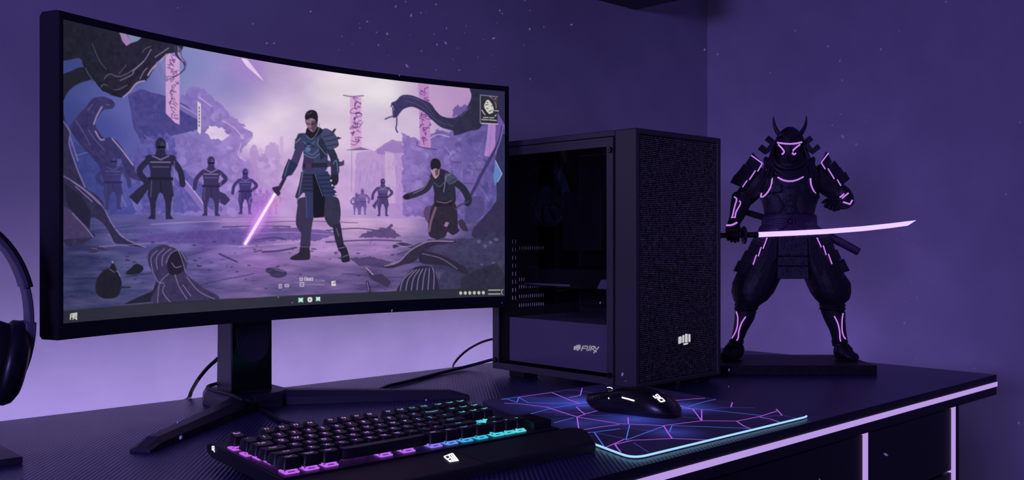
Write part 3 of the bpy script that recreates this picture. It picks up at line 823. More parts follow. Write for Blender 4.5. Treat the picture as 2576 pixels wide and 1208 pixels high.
N1 = vnoise(14, 4, 1); N2 = vnoise(14, 4, 2); NB = vnoise(150, 5, 3, 1.6); NG = vnoise(16, 4, 4, 6.0); NS = vnoise(5, 2, 5)
def field(pts, pw=3.0):
    st = 6; gx = XX[::st, ::st]; gy = YY[::st, ::st]
    num = np.zeros(gx.shape+(3,)); den = np.zeros(gx.shape)
    for x, y, c in pts:
        w = 1.0/(((gx-x)**2+((gy-y)*1.3)**2)/900.0+0.6)**(pw/2)
        num += w[..., None]*np.array(c, float); den += w
    f = num/den[..., None]
    yi = np.arange(CHt)/st; xi = np.arange(CWd)/st
    y0_ = np.clip(yi.astype(int), 0, f.shape[0]-2); x0_ = np.clip(xi.astype(int), 0, f.shape[1]-2)
    fy = np.clip(yi-y0_, 0, 1)[:, None, None]; fx = np.clip(xi-x0_, 0, 1)[None, :, None]
    a = f[y0_][:, x0_]; b_ = f[y0_][:, x0_+1]; c = f[y0_+1][:, x0_]; d = f[y0_+1][:, x0_+1]
    return (a*(1-fx)+b_*fx)*(1-fy)+(c*(1-fx)+d*fx)*fy
sky = field([(170,300,(62,72,152)),(250,330,(72,80,168)),(330,260,(96,98,182)),(470,160,(126,132,196)),(560,200,(142,134,202)),(620,170,(165,135,208)),(700,170,(190,162,208)),(560,300,(170,150,212)),
 (640,330,(226,202,230)),(700,300,(226,202,228)),(850,220,(228,212,225)),(960,230,(222,215,222)),(850,330,(232,207,230)),(960,330,(226,202,228)),(1020,300,(206,182,216)),(1100,250,(192,152,202)),
 (1150,230,(182,142,196)),(1230,300,(92,82,152)),(1000,420,(186,152,212)),(900,450,(198,160,216)),(680,420,(202,164,216)),(640,470,(186,134,216)),(500,450,(112,94,184)),(400,450,(92,84,174)),(230,450,(66,74,158)),
 (300,500,(76,78,166)),(560,520,(150,108,202)),(1000,500,(176,134,206)),(1150,450,(130,102,186)),(1220,450,(96,84,162)),(1240,540,(80,76,150)),(820,480,(200,160,216)),(300,180,(80,90,170)),(170,160,(60,75,150))])
gnd = field([(200,600,(58,58,112)),(300,570,(86,82,152)),(450,570,(112,102,178)),(600,560,(152,118,192)),(750,560,(188,144,206)),(900,560,(206,164,210)),(1000,560,(190,152,206)),(1100,560,(140,112,180)),(1230,590,(70,66,122)),
 (200,700,(55,58,106)),(300,680,(78,80,136)),(450,640,(96,88,156)),(560,640,(125,98,176)),(650,660,(150,108,186)),(800,620,(170,128,196)),(950,620,(150,112,182)),(1050,640,(90,76,132)),(1200,660,(60,58,96)),(250,770,(60,60,110)),
 (500,720,(90,80,140)),(650,720,(112,88,150)),(800,700,(100,80,140)),(950,700,(84,70,125)),(1100,700,(65,60,100)),(1240,720,(48,48,74)),(700,760,(75,70,120)),(400,600,(84,74,150)),(500,600,(88,70,150))])
hor = 536+(XX-160)*0.012
mixh = np.clip((YY-hor)/4, 0, 1)[..., None]
img = sky*(1-mixh)+gnd*mixh
# clouds and ground grain
cl = np.clip((NB-0.50)*5, -1, 1)*np.clip((XX-480)/200, 0, 1)*np.clip((1120-XX)/150, 0, 1)*np.clip((430-YY)/60, 0, 1)
img += cl[..., None]*np.array((13, 11, 9))
img += ((NG-0.5)*mixh[..., 0])[..., None]*np.array((62, 52, 58))*np.clip((YY-hor)/120+0.35, 0, 1)[..., None]
img += ((vnoise(60, 4, 9, 1.4)-0.5)*(1-mixh[..., 0])*np.clip((YY-330)/120, 0, 1))[..., None]*np.array((44, 38, 30))
def cat(pts, n=5, closed=True):
    P_ = [np.array(p, float) for p in pts]; out_ = []
    L_ = len(P_)
    rngi = range(L_) if closed else range(L_-1)
    for i in rngi:
        if closed: a, b_, c, d = P_[i-1], P_[i], P_[(i+1) % L_], P_[(i+2) % L_]
        else: a, b_, c, d = P_[max(i-1, 0)], P_[i], P_[i+1], P_[min(i+2, L_-1)]
        for k in range(n):
            t = k/n; out_.append(0.5*((2*b_)+(c-a)*t+(2*a-5*b_+4*c-d)*t*t+(3*b_-a-3*c+d)*t**3))
    if not closed: out_.append(P_[-1])
    return out_
def fill(pts, c, a=1.0, sm=False, rough=0.0, c2=None, tex=0.0):
    pts = cat(pts) if sm else [np.array(p, float) for p in pts]
    p = np.array(pts); m_ = 3+rough
    xa_ = max(0, int((p[:, 0].min()-m_-PX0)*S)); xb_ = min(CWd, int((p[:, 0].max()+m_-PX0)*S)+2)
    ya_ = max(0, int((p[:, 1].min()-m_-PY0)*S)); yb_ = min(CHt, int((p[:, 1].max()+m_-PY0)*S)+2)
    if xb_ <= xa_ or yb_ <= ya_: return
    sl = np.s_[ya_:yb_, xa_:xb_]
    x = XX[sl]; y = YY[sl]
    if rough: x = x+(N1[sl]-0.5)*2*rough; y = y+(N2[sl]-0.5)*2*rough
    acc = np.zeros(x.shape)
    for oy in (-0.25/S, 0.25/S):
        ins = np.zeros(x.shape, bool)
        for i in range(len(p)):
            x1_, y1_ = p[i-1]; x2_, y2_ = p[i]
            if abs(y1_-y2_) < 1e-9: continue
            yy_ = y+oy
            cnd = (y1_ > yy_) != (y2_ > yy_)
            ins ^= cnd & (x < (x2_-x1_)*(yy_-y1_)/(y2_-y1_)+x1_)
        acc += ins*0.5
    acc = acc*a
    colr = np.array(c, float)
    if c2 is not None:
        t = np.clip((x-p[:, 0].min())/(np.ptp(p[:, 0])+1e-6), 0, 1)[..., None]; colr = colr*(1-t)+np.array(c2, float)*t
    if tex: colr = colr+((N1[sl]+N2[sl]-1.0)*tex)[..., None]
    img[sl] = img[sl]*(1-acc[..., None])+colr*acc[..., None]
def stroke(pts, w, c, a=1.0, sm=True, taper=False, soft=0.7):
    pts = cat(pts, 5, False) if (sm and len(pts) > 2) else [np.array(p, float) for p in pts]
    p = np.array(pts); mw = w/2+2+soft*2
    xa_ = max(0, int((p[:, 0].min()-mw-PX0)*S)); xb_ = min(CWd, int((p[:, 0].max()+mw-PX0)*S)+2)
    ya_ = max(0, int((p[:, 1].min()-mw-PY0)*S)); yb_ = min(CHt, int((p[:, 1].max()+mw-PY0)*S)+2)
    if xb_ <= xa_ or yb_ <= ya_: return
    sl = np.s_[ya_:yb_, xa_:xb_]; x = XX[sl]; y = YY[sl]; best = np.full(x.shape, -1e9)
    n = len(p)-1
    for i in range(n):
        ax_, ay_ = p[i]; dx, dy = p[i+1]-p[i]; L2 = dx*dx+dy*dy+1e-9
        t = np.clip(((x-ax_)*dx+(y-ay_)*dy)/L2, 0, 1)
        d = np.hypot(x-ax_-t*dx, y-ay_-t*dy)
        ww = w/2*(1-0.85*(i+t)/n) if taper else w/2
        best = np.maximum(best, ww-d)
    acc = np.clip(best/soft+0.5, 0, 1)*a
    img[sl] = img[sl]*(1-acc[..., None])+np.array(c, float)*acc[..., None]
def ell(cx, cy, rx, ry, c, a=1.0, rot=0, soft=None, rough=0):
    th = math.radians(rot)
    if soft:
        dx = XX-cx; dy = YY-cy; ux = dx*math.cos(th)+dy*math.sin(th); uy = -dx*math.sin(th)+dy*math.cos(th)
        acc = np.clip(1-np.sqrt((ux/rx)**2+(uy/ry)**2), 0, 1)**soft*a
        img[:] = img*(1-acc[..., None])+np.array(c, float)*acc[..., None]; return
    fill([(cx+rx*math.cos(t)*math.cos(th)-ry*math.sin(t)*math.sin(th), cy+rx*math.cos(t)*math.sin(th)+ry*math.sin(t)*math.cos(th)) for t in np.linspace(0, 2*math.pi, 28)[:-1]], c, a, rough=rough)

# --- distant forest and ruins
fill([(470,222),(500,214),(530,236),(560,262),(585,290),(612,312),(634,330),(632,352),(606,372),(604,395),(630,400),(640,420),(650,540),(340,540),(330,400),(370,330),(420,280)], (104,98,184), 0.92, rough=9, c2=(158,122,204), tex=22)
fill([(515,330),(530,312),(560,318),(575,338),(560,352),(530,346)], (226,202,232), 0.85, rough=7)
fill([(665,372),(680,352),(698,362),(706,392),(700,460),(650,470),(655,400)], (182,146,210), 0.8, rough=6)
fill([(704,340),(712,338),(716,470),(704,470)], (196,162,216), 0.7)
fill([(628,372),(640,358),(652,380),(655,470),(630,470)], (172,132,206), 0.7, rough=5)
fill([(896,380),(950,372),(985,352),(1012,360),(1010,530),(890,530)], (178,138,206), 0.75, rough=4, tex=14)
fill([(945,372),(985,346),(1012,352),(1014,380),(950,384)], (150,112,190), 0.8, rough=2)
fill([(968,376),(988,380),(996,400),(996,510),(970,510)], (206,172,216), 0.7)
fill([(1012,330),(1060,350),(1098,322),(1130,330),(1180,300),(1210,300),(1270,320),(1270,560),(1012,540)], (128,98,184), 0.85, rough=7, c2=(82,74,150), tex=26)
for i in range(26):
    x = 1120+rng.rand()*130; y = 350+rng.rand()*150
    stroke([(x, y), (x+rng.randn()*6, y+10+rng.rand()*14)], 3.5, (160,130,205), 0.45)
def clumps(poly, n, c1, c2, r0, r1, seed, a=0.55):
    r = np.random.RandomState(seed); p = np.array(poly, float); lo = p.min(0); hi = p.max(0); k = 0
    while k < n:
        x, y = lo+(hi-lo)*r.rand(2); ins = False
        for i in range(len(p)):
            x1_, y1_ = p[i-1]; x2_, y2_ = p[i]
            if (y1_ > y) != (y2_ > y) and x < (x2_-x1_)*(y-y1_)/(y2_-y1_)+x1_: ins = not ins
        if not ins: lo = lo; n -= 0.2; continue
        t = (x-lo[0])/(hi[0]-lo[0]); sh = r.randn()*13; c = [c1[i]*(1-t)+c2[i]*t+sh for i in range(3)]
        rr = r0+(r1-r0)*r.rand(); ell(x, y, rr*1.3, rr, c, a, r.rand()*180, rough=4); k += 1
TREE = [(470,226),(500,220),(530,240),(560,266),(585,292),(612,316),(630,334),(626,352),(604,372),(600,396),(626,402),(636,420),(646,535),(345,535),(340,400),(380,340),(430,290)]
clumps(TREE, 330, (98,92,178), (172,138,212), 4, 11, 21)
clumps([(1015,340),(1060,355),(1098,326),(1130,334),(1180,304),(1210,304),(1265,324),(1265,550),(1015,536)], 230, (150,118,200), (84,76,150), 4, 11, 22)
clumps([(655,366),(704,360),(716,470),(650,480)], 40, (176,140,208), (190,152,214), 4, 8, 23)
fill([(515,330),(530,312),(560,318),(575,338),(560,352),(530,346)], (226,202,232), 0.85, rough=7)
for i in range(40):
    x = 905+rng.rand()*100; y = 390+rng.rand()*130; stroke([(x, y), (x+rng.randn()*3, y+14+rng.rand()*16)], 2, (150,112,190), 0.35)
for q in ([(560,300),(590,318),(612,345)], [(606,360),(600,388),(618,402)], [(500,240),(530,262)], [(1060,360),(1098,334),(1130,340)]): stroke(q, 3, (222,196,232), 0.5)
# temple roof and cliff at the left
fill([(322,238),(352,222),(415,238),(470,262),(503,290),(500,322),(452,336),(420,345),(352,352),(336,318)], (72,66,142), 0.95, rough=2.5, tex=18)
fill([(440,250),(506,286),(500,300),(450,272)], (128,112,190), 0.8)
stroke([(455,262),(480,276),(504,292)], 3, (160,140,210), 0.8)
fill([(352,346),(430,335),(452,420),(520,470),(560,530),(360,540),(320,440)], (88,80,168), 0.8, rough=9, tex=26)
for i in range(36):
    x = 350+rng.rand()*240; y = 330+rng.rand()*180; stroke([(x, y), (x+8+rng.rand()*16, y+12+rng.rand()*22)], 2, (140,118,205), 0.5)
stroke([(446,440),(480,480),(510,520),(530,535)], 16, (140,110,195), 0.8); stroke([(450,436),(486,478),(514,516)], 3, (196,165,225), 0.8)
fill([(162,400),(200,330),(260,420),(300,520),(280,545),(162,545)], (60,66,146), 0.7, rough=6, tex=20)
stroke([(190,392),(230,384),(258,410),(266,430)], 2.5, (100,112,190), 0.8); stroke([(186,352),(220,378),(250,388)], 2, (92,104,185), 0.6)
for q in ((305,492),(330,500),(345,498)): stroke([(q[0], q[1]), (q[0]+12, q[1]+28)], 4, (128,116,198), 0.6)
# falling star
fill([(606,139),(622,142),(648,176),(664,198),(640,178),(620,160)], (245,220,248), 0.95); ell(636,165,60,40,(190,130,220),0.35,40,1.2)
# banners with plain brush marks
def banner(pts, c, n, seed):
    fill(pts, c, 1, tex=8); r = np.random.RandomState(seed)
    p = np.array(pts); x0_, y0_ = p.min(0); x1_, y1_ = p.max(0)
    for i in range(n):
        y = y0_+10+(y1_-y0_-24)*(i+0.5)/n; x = (x0_+x1_)/2+r.randn()*(x1_-x0_)*0.13
        q = [(x+r.randn()*5, y+r.randn()*4) for _ in range(4)]
        stroke(q, 1.5, (78,48,122), 0.85)
banner([(417,122),(430,132),(452,142),(452,312),(440,306),(417,283)], (206,156,212), 26, 3)
stroke([(417,284),(446,316)], 2.5, (90,66,140), 0.9)
banner([(1052,203),(1078,206),(1084,368),(1057,364)], (190,130,198), 24, 5); stroke([(1050,352),(1053,364),(1098,372)], 2.2, (80,56,120), 0.9)
banner([(880,236),(909,238),(910,371),(882,368)], (214,160,212), 22, 8)
stroke([(864,233),(885,236),(914,234)], 2.6, (110,80,130), 0.9); fill([(868,374),(908,366),(932,373),(905,374)], (130,96,150), 1); stroke([(885,374),(884,480)], 1.6, (150,110,180), 0.7)
fill([(497,250),(506,258),(506,330),(503,336),(497,328)], (212,198,210), 1)
for k in range(6): stroke([(501,266+k*9),(501,270+k*9)], 3, (90,70,120), 0.8, False)
fill([(1228,308),(1247,310),(1246,360),(1240,392),(1218,388),(1225,340)], (172,124,202), 1, tex=12); stroke([(1236,312),(1230,388)], 2, (140,96,180), 0.6)
fill([(1254,278),(1266,300),(1262,340),(1252,372),(1247,330)], (108,76,164), 1)
# --- dark branch, upper left
D1 = (34,35,52)
fill([(150,40),(300,70),(400,95),(462,110),(455,125),(440,128),(424,130),(414,142),(392,160),(380,182),(366,202),(344,204),(326,228),(306,244),(282,238),(258,226),(230,198),(214,178),(206,152),(200,145),(176,150),(158,152)], D1, 1, rough=1.5, c2=(44,38,64), tex=10)
fill([(152,196),(180,178),(210,168),(230,196),(206,206),(182,220),(168,236),(158,252)], (36,36,54), 1, True)
fill([(300,78),(318,80),(330,104),(318,112),(308,100)], (168,126,192), 1); fill([(320,82),(356,90),(346,99),(330,104)], (128,140,185), 1)
for q, w, a in (([(310,242),(326,228),(344,206),(364,200)],3.4,.95), ([(372,186),(384,168),(400,152),(420,132)],4.0,.95), ([(252,222),(262,210),(290,224),(320,212)],2,.5), ([(262,196),(275,184),(300,190),(330,176),(362,150)],2,.55), ([(302,200),(330,186),(336,178)],2.6,.6),
    ([(334,176),(362,150),(380,120)],2,.8), ([(232,108),(250,150),(268,172)],1.6,.4), ([(300,182),(318,160)],1.6,.5), ([(390,140),(410,126),(424,116)],2.4,.7), ([(352,196),(362,176),(370,168)],2.2,.7), ([(215,170),(226,190),(240,206)],1.6,.5), ([(358,128),(366,118),(380,112)],1.6,.5)):
    stroke(q, w, (176,146,200), a)
for q in ([(280,230),(300,236),(322,222)], [(270,214),(300,228),(330,206)], [(330,196),(352,178),(378,150)], [(250,216),(262,228)]): stroke(q, 2, (24,22,38), 0.7)
stroke([(440,112),(446,136),(462,152),(464,168),(448,184),(416,199)], 7, (58,48,92), 1, taper=True); stroke([(452,116),(458,140),(468,154),(464,172)], 4, (110,86,150), 0.9); stroke([(448,112),(450,134),(462,150)], 2, (186,156,206), 0.8)
stroke([(398,156),(408,180),(418,196)], 12, (120,112,180), 0.7)
# --- crooked stump at the left
fill([(245,243),(262,242),(282,250),(289,261),(282,272),(262,275),(248,292),(240,312),(250,332),(262,346),(282,346),(300,360),(318,388),(336,416),(346,440),(380,460),(330,448),(312,424),(300,400),(270,470),(250,420),(222,385),(198,360),(176,322),(188,300),(214,270),(232,248)], (58,52,108), 0.95, True, tex=16)
for q in ([(256,268),(244,290),(236,312)],[(240,330),(252,350),(262,350)],[(282,348),(306,376),(334,414)]): stroke(q, 4, (172,142,200), 0.85)
for q in ([(220,278),(232,262)],[(190,302),(214,340),(226,364)],[(222,326),(240,352),(262,376)],[(268,262),(276,262)]): stroke(q, 2, (120,100,170), 0.7)
# --- big root at the left edge
fill([(155,300),(168,318),(178,340),(174,362),(184,400),(198,440),(214,472),(238,488),(258,508),(266,532),(282,566),(300,594),(322,606),(368,624),(340,622),(310,616),(288,612),(278,592),(258,562),(230,548),(226,580),(238,598),(156,604)], (52,47,86), 1, True, tex=14)
fill([(160,520),(190,536),(214,566),(238,598),(156,604)], (72,58,108), 1, tex=12); fill([(160,460),(200,490),(228,530),(226,576),(208,562),(170,520)], (38,36,66), 0.9)
for q in ([(158,304),(176,334),(174,364),(192,420),(214,472)], [(160,444),(200,468),(240,500),(262,526),(284,568),(318,604),(366,624)], [(180,456),(220,486),(252,516)], [(182,538),(212,570),(234,598)], [(176,344),(196,404)], [(190,470),(232,508)]): stroke(q, 3, (150,124,192), 0.75)
stroke([(272,590),(288,618)], 5, (110,92,160), 0.9)
# --- background fighters
def fighter(x, yt, yb, c, rim, wide=1.0, arms=0, cape=0, a=1.0):
    h = yb-yt; s_ = h/210.0
    def q(px_, py_): return (x+px_*s_*wide, yt+py_*s_)
    F_ = lambda pts, cc=c: fill([q(*p_) for p_ in pts], cc, a)
    if cape: F_([(-20,100),(-60*cape,130),(-82*cape,150),(-60*cape,170),(-30,130),(0,120)])
    for sg in (-1, 1):
        F_([(sg*0,112),(sg*28,112),(sg*32,145),(sg*26,165),(sg*24,196),(sg*32,206),(sg*13,207),(sg*12,165),(sg*4,140)])
    F_([(-31,50),(-18,43),(18,43),(31,50),(25,88),(25,104),(33,148),(12,150),(0,138),(-13,150),(-32,146),(-25,104),(-25,88)])
    ell(*q(0, 18), 13*s_*wide, 18*s_, c, a); F_([(-10,30),(10,30),(14,46),(-14,46)]); ell(*q(4, 20), 6*s_, 10*s_, tuple(v*1.5 for v in c), a*0.7); stroke([q(-6,24), q(9,24)], 6*s_, tuple(v*0.5 for v in c), a, False)
    if arms == 0:
        for sg in (-1, 1): stroke([q(sg*30,52), q(sg*50,84), q(sg*46,112)], 15*s_, c, a)
    elif arms == 1:
        stroke([q(-27,54), q(-52,84), q(-34,112)], 15*s_, c, a); stroke([q(27,54), q(48,84), q(54,118)], 15*s_, c, a); ell(*q(-26,52), 12*s_, 9*s_, c, a); ell(*q(26,52), 12*s_, 9*s_, c, a)
    else:
        stroke([q(-28,54), q(-50,80), q(-56,112)], 14*s_, c, a); stroke([q(28,54), q(50,78), q(28,100)], 14*s_, c, a)
    for z in ([(-20,46),(0,56),(20,46)], [(-24,62),(24,62)]): stroke([q(*p_) for p_ in z], 3.4*s_, rim, 0.7*a, False)
    stroke([q(16,14), q(18,30)], 4*s_, rim, 0.8*a, False); stroke([q(34,60), q(32,120)], 3*s_, rim, 0.45*a, False); stroke([q(30,150), q(28,196)], 3*s_, rim, 0.4*a, False)
    F_([(-31,100),(31,100),(31,108),(-31,108)], tuple(v*0.75 for v in c)); stroke([q(-20,74),q(20,74)], 2.5*s_, rim, 0.5*a, False); stroke([q(-22,108),q(-24,150)], 2.5*s_, rim, 0.4*a, False); stroke([q(0,112),q(2,140)], 2.5*s_, tuple(v*0.6 for v in c), 0.8*a, False)
fighter(284,390,530,(58,54,116),(110,100,175),1.15,1,0,0.85)
stroke([(236,366),(268,408)], 2, (46,42,90), 0.8, False); stroke([(302,420),(312,404)], 3, (56,50,110), .8, False)
fighter(404,345,556,(44,40,74),(150,130,190),1.02,1,0.95)
fighter(531,391,546,(60,50,100),(170,140,205),1.0,2,-0.8)
fighter(617,421,540,(66,52,122),(160,130,205),1.0,2,0)
for x, y in ((655,470),(672,474),(688,468),(642,478)): fighter(x, y, 540, (150,104,196), (200,165,225), 1.0, 0, 0, 0.6)
fighter(897,482,540,(112,84,160),(190,160,215),1.0,1,0,0.9); fighter(912,472,540,(104,78,154),(190,160,215),1.0,0,0,0.9)
fighter(963,446,544,(78,60,122),(200,170,220),1.0,2,0.7)
for x, y in ((1150,366),(1206,384),(1138,418),(1180,420)): fighter(x, y, y+78, (112,92,170), (165,138,208), 1.0, 1, 0, 0.7)
# --- dark branch, upper right
fill([(985,253),(996,247),(1011,233),(1035,233),(1058,242),(1082,253),(1097,273),(1113,287),(1139,291),(1159,280),(1177,260),(1186,236),(1182,212),(1210,216),(1212,310),(1180,325),(1144,336),(1139,324),(1110,315),(1086,295),(1069,278),(1040,263),(1018,267),(1007,277),(998,289),(989,287),(991,267)], (62,55,106), 1, True, c2=(44,42,68), tex=10)
for q in ([(990,286),(978,290),(969,294)], [(998,289),(998,306),(996,318),(1000,328)], [(986,254),(984,262)], [(988,264),(990,290)]): stroke(q, 3.2, (70,60,112), 1)
for q in ([(1012,236),(1040,240),(1068,254),(1090,282)], [(1020,246),(1060,262),(1100,298),(1140,312)], [(1140,292),(1164,284),(1182,262)]): stroke(q, 1.6, (104,92,150), 0.6)
fill([(1138,290),(1142,262),(1152,256),(1160,264),(1172,258),(1176,270),(1158,284)], (104,82,158), 0.9, rough=4)
# --- right edge trunk, crystal and stones
fill([(1206,208),(1275,226),(1275,320),(1264,300),(1252,278),(1210,306)], (46,44,78), 1)
fill([(1256,340),(1275,330),(1275,560),(1200,585),(1230,530),(1250,500),(1246,400)], (50,48,92), 1, rough=2, tex=8)
stroke([(1264,316),(1256,352),(1236,390),(1214,430),(1198,462),(1184,490)], 8, (64,54,112), 1); stroke([(1266,312),(1258,350),(1246,382)], 2, (176,146,205), 0.7)
fill([(1246,400),(1263,434),(1245,464),(1241,440)], (92,128,196), 1); stroke([(1246,400),(1263,434),(1252,454)], 1.8, (180,190,235), 0.9, False)
fill([(1188,580),(1215,545),(1240,520),(1274,500),(1274,600),(1200,600)], (54,46,84), 1, True, tex=8)
fill([(1170,560),(1180,500),(1206,490),(1216,500),(1214,540)], (78,68,128), 0.9, True, tex=10)
# --- ground: pit, cracks, rubble
fill([(345,600),(420,588),(520,580),(640,572),(740,572),(860,586),(800,606),(700,604),(600,618),(470,614),(380,612)], (92,70,152), 0.75, rough=4, tex=18)
for q, w in (([(640,560),(760,556),(900,560)],1.6), ([(560,572),(650,568),(730,570)],3), ([(820,580),(900,574),(960,582)],3), ([(230,582),(290,576),(340,570)],2), ([(660,634),(700,632),(745,624)],4.5), ([(640,634),(658,630)],3), ([(552,640),(568,648),(596,660)],4.5), ([(440,742),(520,716),(640,690)],2), ([(640,604),(690,598),(720,604)],3), ([(312,700),(380,690),(440,680)],2.4),
    ([(1000,640),(1040,630),(1090,628)],3), ([(470,646),(514,634)],2), ([(860,690),(1000,700),(1100,690)],1.6), ([(820,610),(930,604),(1010,606)],3.5)):
    stroke(q, w, (58,44,92), 0.75)
for q, w in (([(560,552),(700,550),(980,552)],2.2), ([(380,566),(520,558),(640,556)],2), ([(620,588),(720,584),(830,590)],2), ([(250,622),(420,612)],2), ([(600,622),(760,610)],2.5)): stroke(q, w, (220,180,222), 0.4)
for i in range(120):
    x = 170+rng.rand()*1090; y = 600+rng.rand()*150; r_ = 1+rng.rand()*2.6
    ell(x, y, r_*1.7, r_*0.7, (48,40,78), 0.55); 
for x, y, r_ in ((235,632,13),(262,628,9),(322,656,7),(501,671,7),(686,682,18),(700,690,22)):
    ell(x, y, r_, r_*0.5, (58,50,88), 0.9); stroke([(x-r_*0.3, y-r_*0.45), (x+r_*0.7, y-r_*0.25)], 2, (150,128,180), 0.6, False)
fill([(880,652),(930,646),(990,662),(960,672),(900,668)], (70,55,105), 0.8, rough=5); fill([(930,580),(975,570),(1010,590),(990,600),(900,596)], (84,62,120), 0.85, rough=5, tex=10)
stroke([(960,590),(985,566)], 7, (92,68,124), 1, False)
fill([(1040,618),(1100,596),(1180,600),(1260,580),(1274,600),(1274,740),(1080,735),(1120,680),(1050,650)], (56,52,88), 0.75, rough=6, tex=20)
fill([(962,672),(1000,660),(1030,630),(1060,612),(1080,608),(1120,604),(1150,608),(1130,612),(1090,618),(1060,640),(1040,660),(1010,668),(985,676)], (52,42,72), 1, True, tex=8); stroke([(968,670),(1002,660),(1030,632),(1060,614),(1084,606),(1140,606)], 3, (170,138,185), 0.75)
stroke([(992,620),(1010,614),(1036,620)], 9, (66,52,90), 1); stroke([(992,612),(1014,620),(1036,618)], 2.5, (180,150,195), 0.7)
fill([(1058,632),(1100,638),(1140,654),(1176,678),(1172,690),(1120,668),(1060,662)], (46,40,66), 1, True); stroke([(1062,638),(1110,650),(1150,676)], 2, (150,128,175), 0.7)
for i in range(30):
    x = 1175+rng.rand()*80; y = 600+rng.rand()*120; ell(x, y, 2+rng.rand()*5, 2+rng.rand()*3, (70,64,100) if i % 3 else (120,110,150), 0.5)
fill([(1160,700),(1200,676),(1250,660),(1272,690),(1272,740),(1160,738)], (42,42,62), 0.85, rough=4, tex=10)
fill([(920,674),(938,694),(960,690),(985,712),(975,725),(940,708),(930,700)], (60,50,84), 1); stroke([(921,675),(938,692)], 3, (180,140,170), 0.9, False)
stroke([(924,712),(930,740)], 7, (40,36,62), 1, False); stroke([(924,712),(928,736)], 2, (150,130,180), 0.9, False)
for i in range(260):
    x = 165+rng.rand()*1095; y = 556+(rng.rand()**0.8)*190; l_ = (4+rng.rand()*22)*(0.4+(y-550)/200); k_ = rng.rand()
    cc = img[min(CHt-1, int((y-PY0)*S)), min(CWd-1, int((x-PX0)*S))]
    stroke([(x, y), (x+l_*0.5, y-l_*0.06+rng.randn()), (x+l_, y-l_*0.10)], 1.0+rng.rand()*1.6, tuple(cc*(1.28 if k_ > 0.5 else 0.66)), 0.55, taper=True)
# striped shell, lower right
fill([(1004,740),(1010,710),(1030,684),(1052,670),(1084,672),(1096,690),(1104,720),(1100,742)], (44,40,70), 1, True)
for k in range(7): stroke([(1006+k*14, 738), (1014+k*13, 706-k*2), (1040+k*8, 680-k)], 2, (168,148,190), 0.75)
# pot, stones and hooded figure, lower left
fill([(240,722),(246,700),(262,682),(276,676),(282,662),(290,672),(296,688),(306,712),(302,738),(290,752),(262,754),(244,742)], (36,33,50), 1, True, tex=6); stroke([(276,680),(288,688)], 2, (150,130,170), 0.7, False); stroke([(292,684),(298,688),(302,698)], 2, (160,140,180), 0.7); ell(283,662,2,3,(190,170,200),0.8)
fill([(316,692),(330,676),(342,666),(358,672),(360,682),(346,692)], (36,34,52), 1, True)
stroke([(304,726),(328,726)], 4, (40,38,58), 0.9, False)
fill([(310,770),(345,752),(384,736),(398,700),(420,760)], (38,36,58), 1)
fill([(372,645),(384,628),(410,618),(440,624),(462,640),(472,662),(466,686),(476,700),(510,726),(548,758),(388,768),(396,720),(384,690),(374,668)], (58,50,90), 1, True, tex=12)
fill([(430,640),(446,634),(460,652),(462,680),(450,692),(430,694),(420,672)], (36,30,54), 1, True)
for q in ([(385,690),(380,652),(396,632)], [(396,680),(394,650),(414,628)], [(408,672),(410,646),(430,628)], [(418,664),(428,642),(446,630)], [(448,632),(458,656),(466,686)], [(424,620),(452,632),(470,662)], [(396,768),(402,716),(424,692)], [(430,766),(410,740),(414,720)], [(470,700),(500,736),(540,756)], [(440,694),(450,724),(470,756)], [(432,664),(442,676),(456,672)], [(386,690),(398,712),(412,716)], [(460,720),(480,748)]): stroke(q, 2.2, (150,130,185), 0.7)
# --- glowing blade and the standing fighter
ell(655,545,78,48,(196,110,236),0.75,-62,0.9); ell(650,560,46,18,(238,170,250),0.7,-62,0.8); ell(690,510,40,26,(240,160,200),0.5,-62,1.0)
stroke([(694,482),(617,614)], 15, (216,130,244), 0.75, False, soft=6); stroke([(693,484),(617,614)], 7, (252,238,252), 1, False); stroke([(664,534),(622,606)], 1.2, (214,150,240), 0.7, False)
C1, C2, C3 = (42,42,68), (54,62,104), (34,31,52)
fill([(752,498),(748,520),(744,560),(752,580),(758,590),(756,622),(778,626),(782,590),(786,560),(796,500)], (58,50,84), 1, True)
fill([(800,494),(846,494),(856,520),(856,550),(850,566),(834,572),(820,556),(808,520)], (54,50,80), 1, True, tex=8)
fill([(836,566),(856,560),(864,610),(870,630),(852,634),(842,600)], (44,40,68), 1); fill([(756,620),(776,620),(780,650),(768,656),(734,655),(732,648),(752,636)], (46,38,60), 1, True); fill([(850,622),(868,618),(880,652),(876,660),(860,660),(858,640)], (40,34,54), 1, True)
stroke([(754,622),(776,622)], 2, (120,104,150), 0.8, False); stroke([(852,626),(868,622)], 2, (140,120,165), 0.8, False); stroke([(862,648),(876,642)], 2, (130,112,158), 0.8, False); stroke([(846,574),(852,594)], 2, (130,125,160), 0.7, False)
fill([(770,424),(812,424),(818,486),(815,546),(790,548)], (27,25,43), 1); fill([(767,484),(788,484),(788,548),(770,547)], (50,56,104), 1); stroke([(770,490),(772,546)], 1.5, (84,90,140), 0.8, False)
fill([(758,430),(786,424),(788,484),(762,484),(748,500),(742,494),(752,462)], (52,50,88), 1); fill([(788,426),(824,428),(836,452),(848,490),(816,494),(800,450)], (50,56,98), 1)
for k in range(5): stroke([(763,438+k*10),(787,438+k*10)], 2, (26,26,46), 0.9, False); stroke([(800+k*3,440+k*11),(834+k*3,438+k*11)], 2, (26,28,50), 0.9, False)
stroke([(762,430),(752,490)], 2, (130,130,168), 0.8, False); stroke([(790,430),(812,492)], 1.6, (120,122,160), 0.8, False)
fill([(757,342),(768,330),(800,330),(822,346),(824,392),(818,428),(764,432),(764,390),(760,366)], C2, 1, True, tex=8)
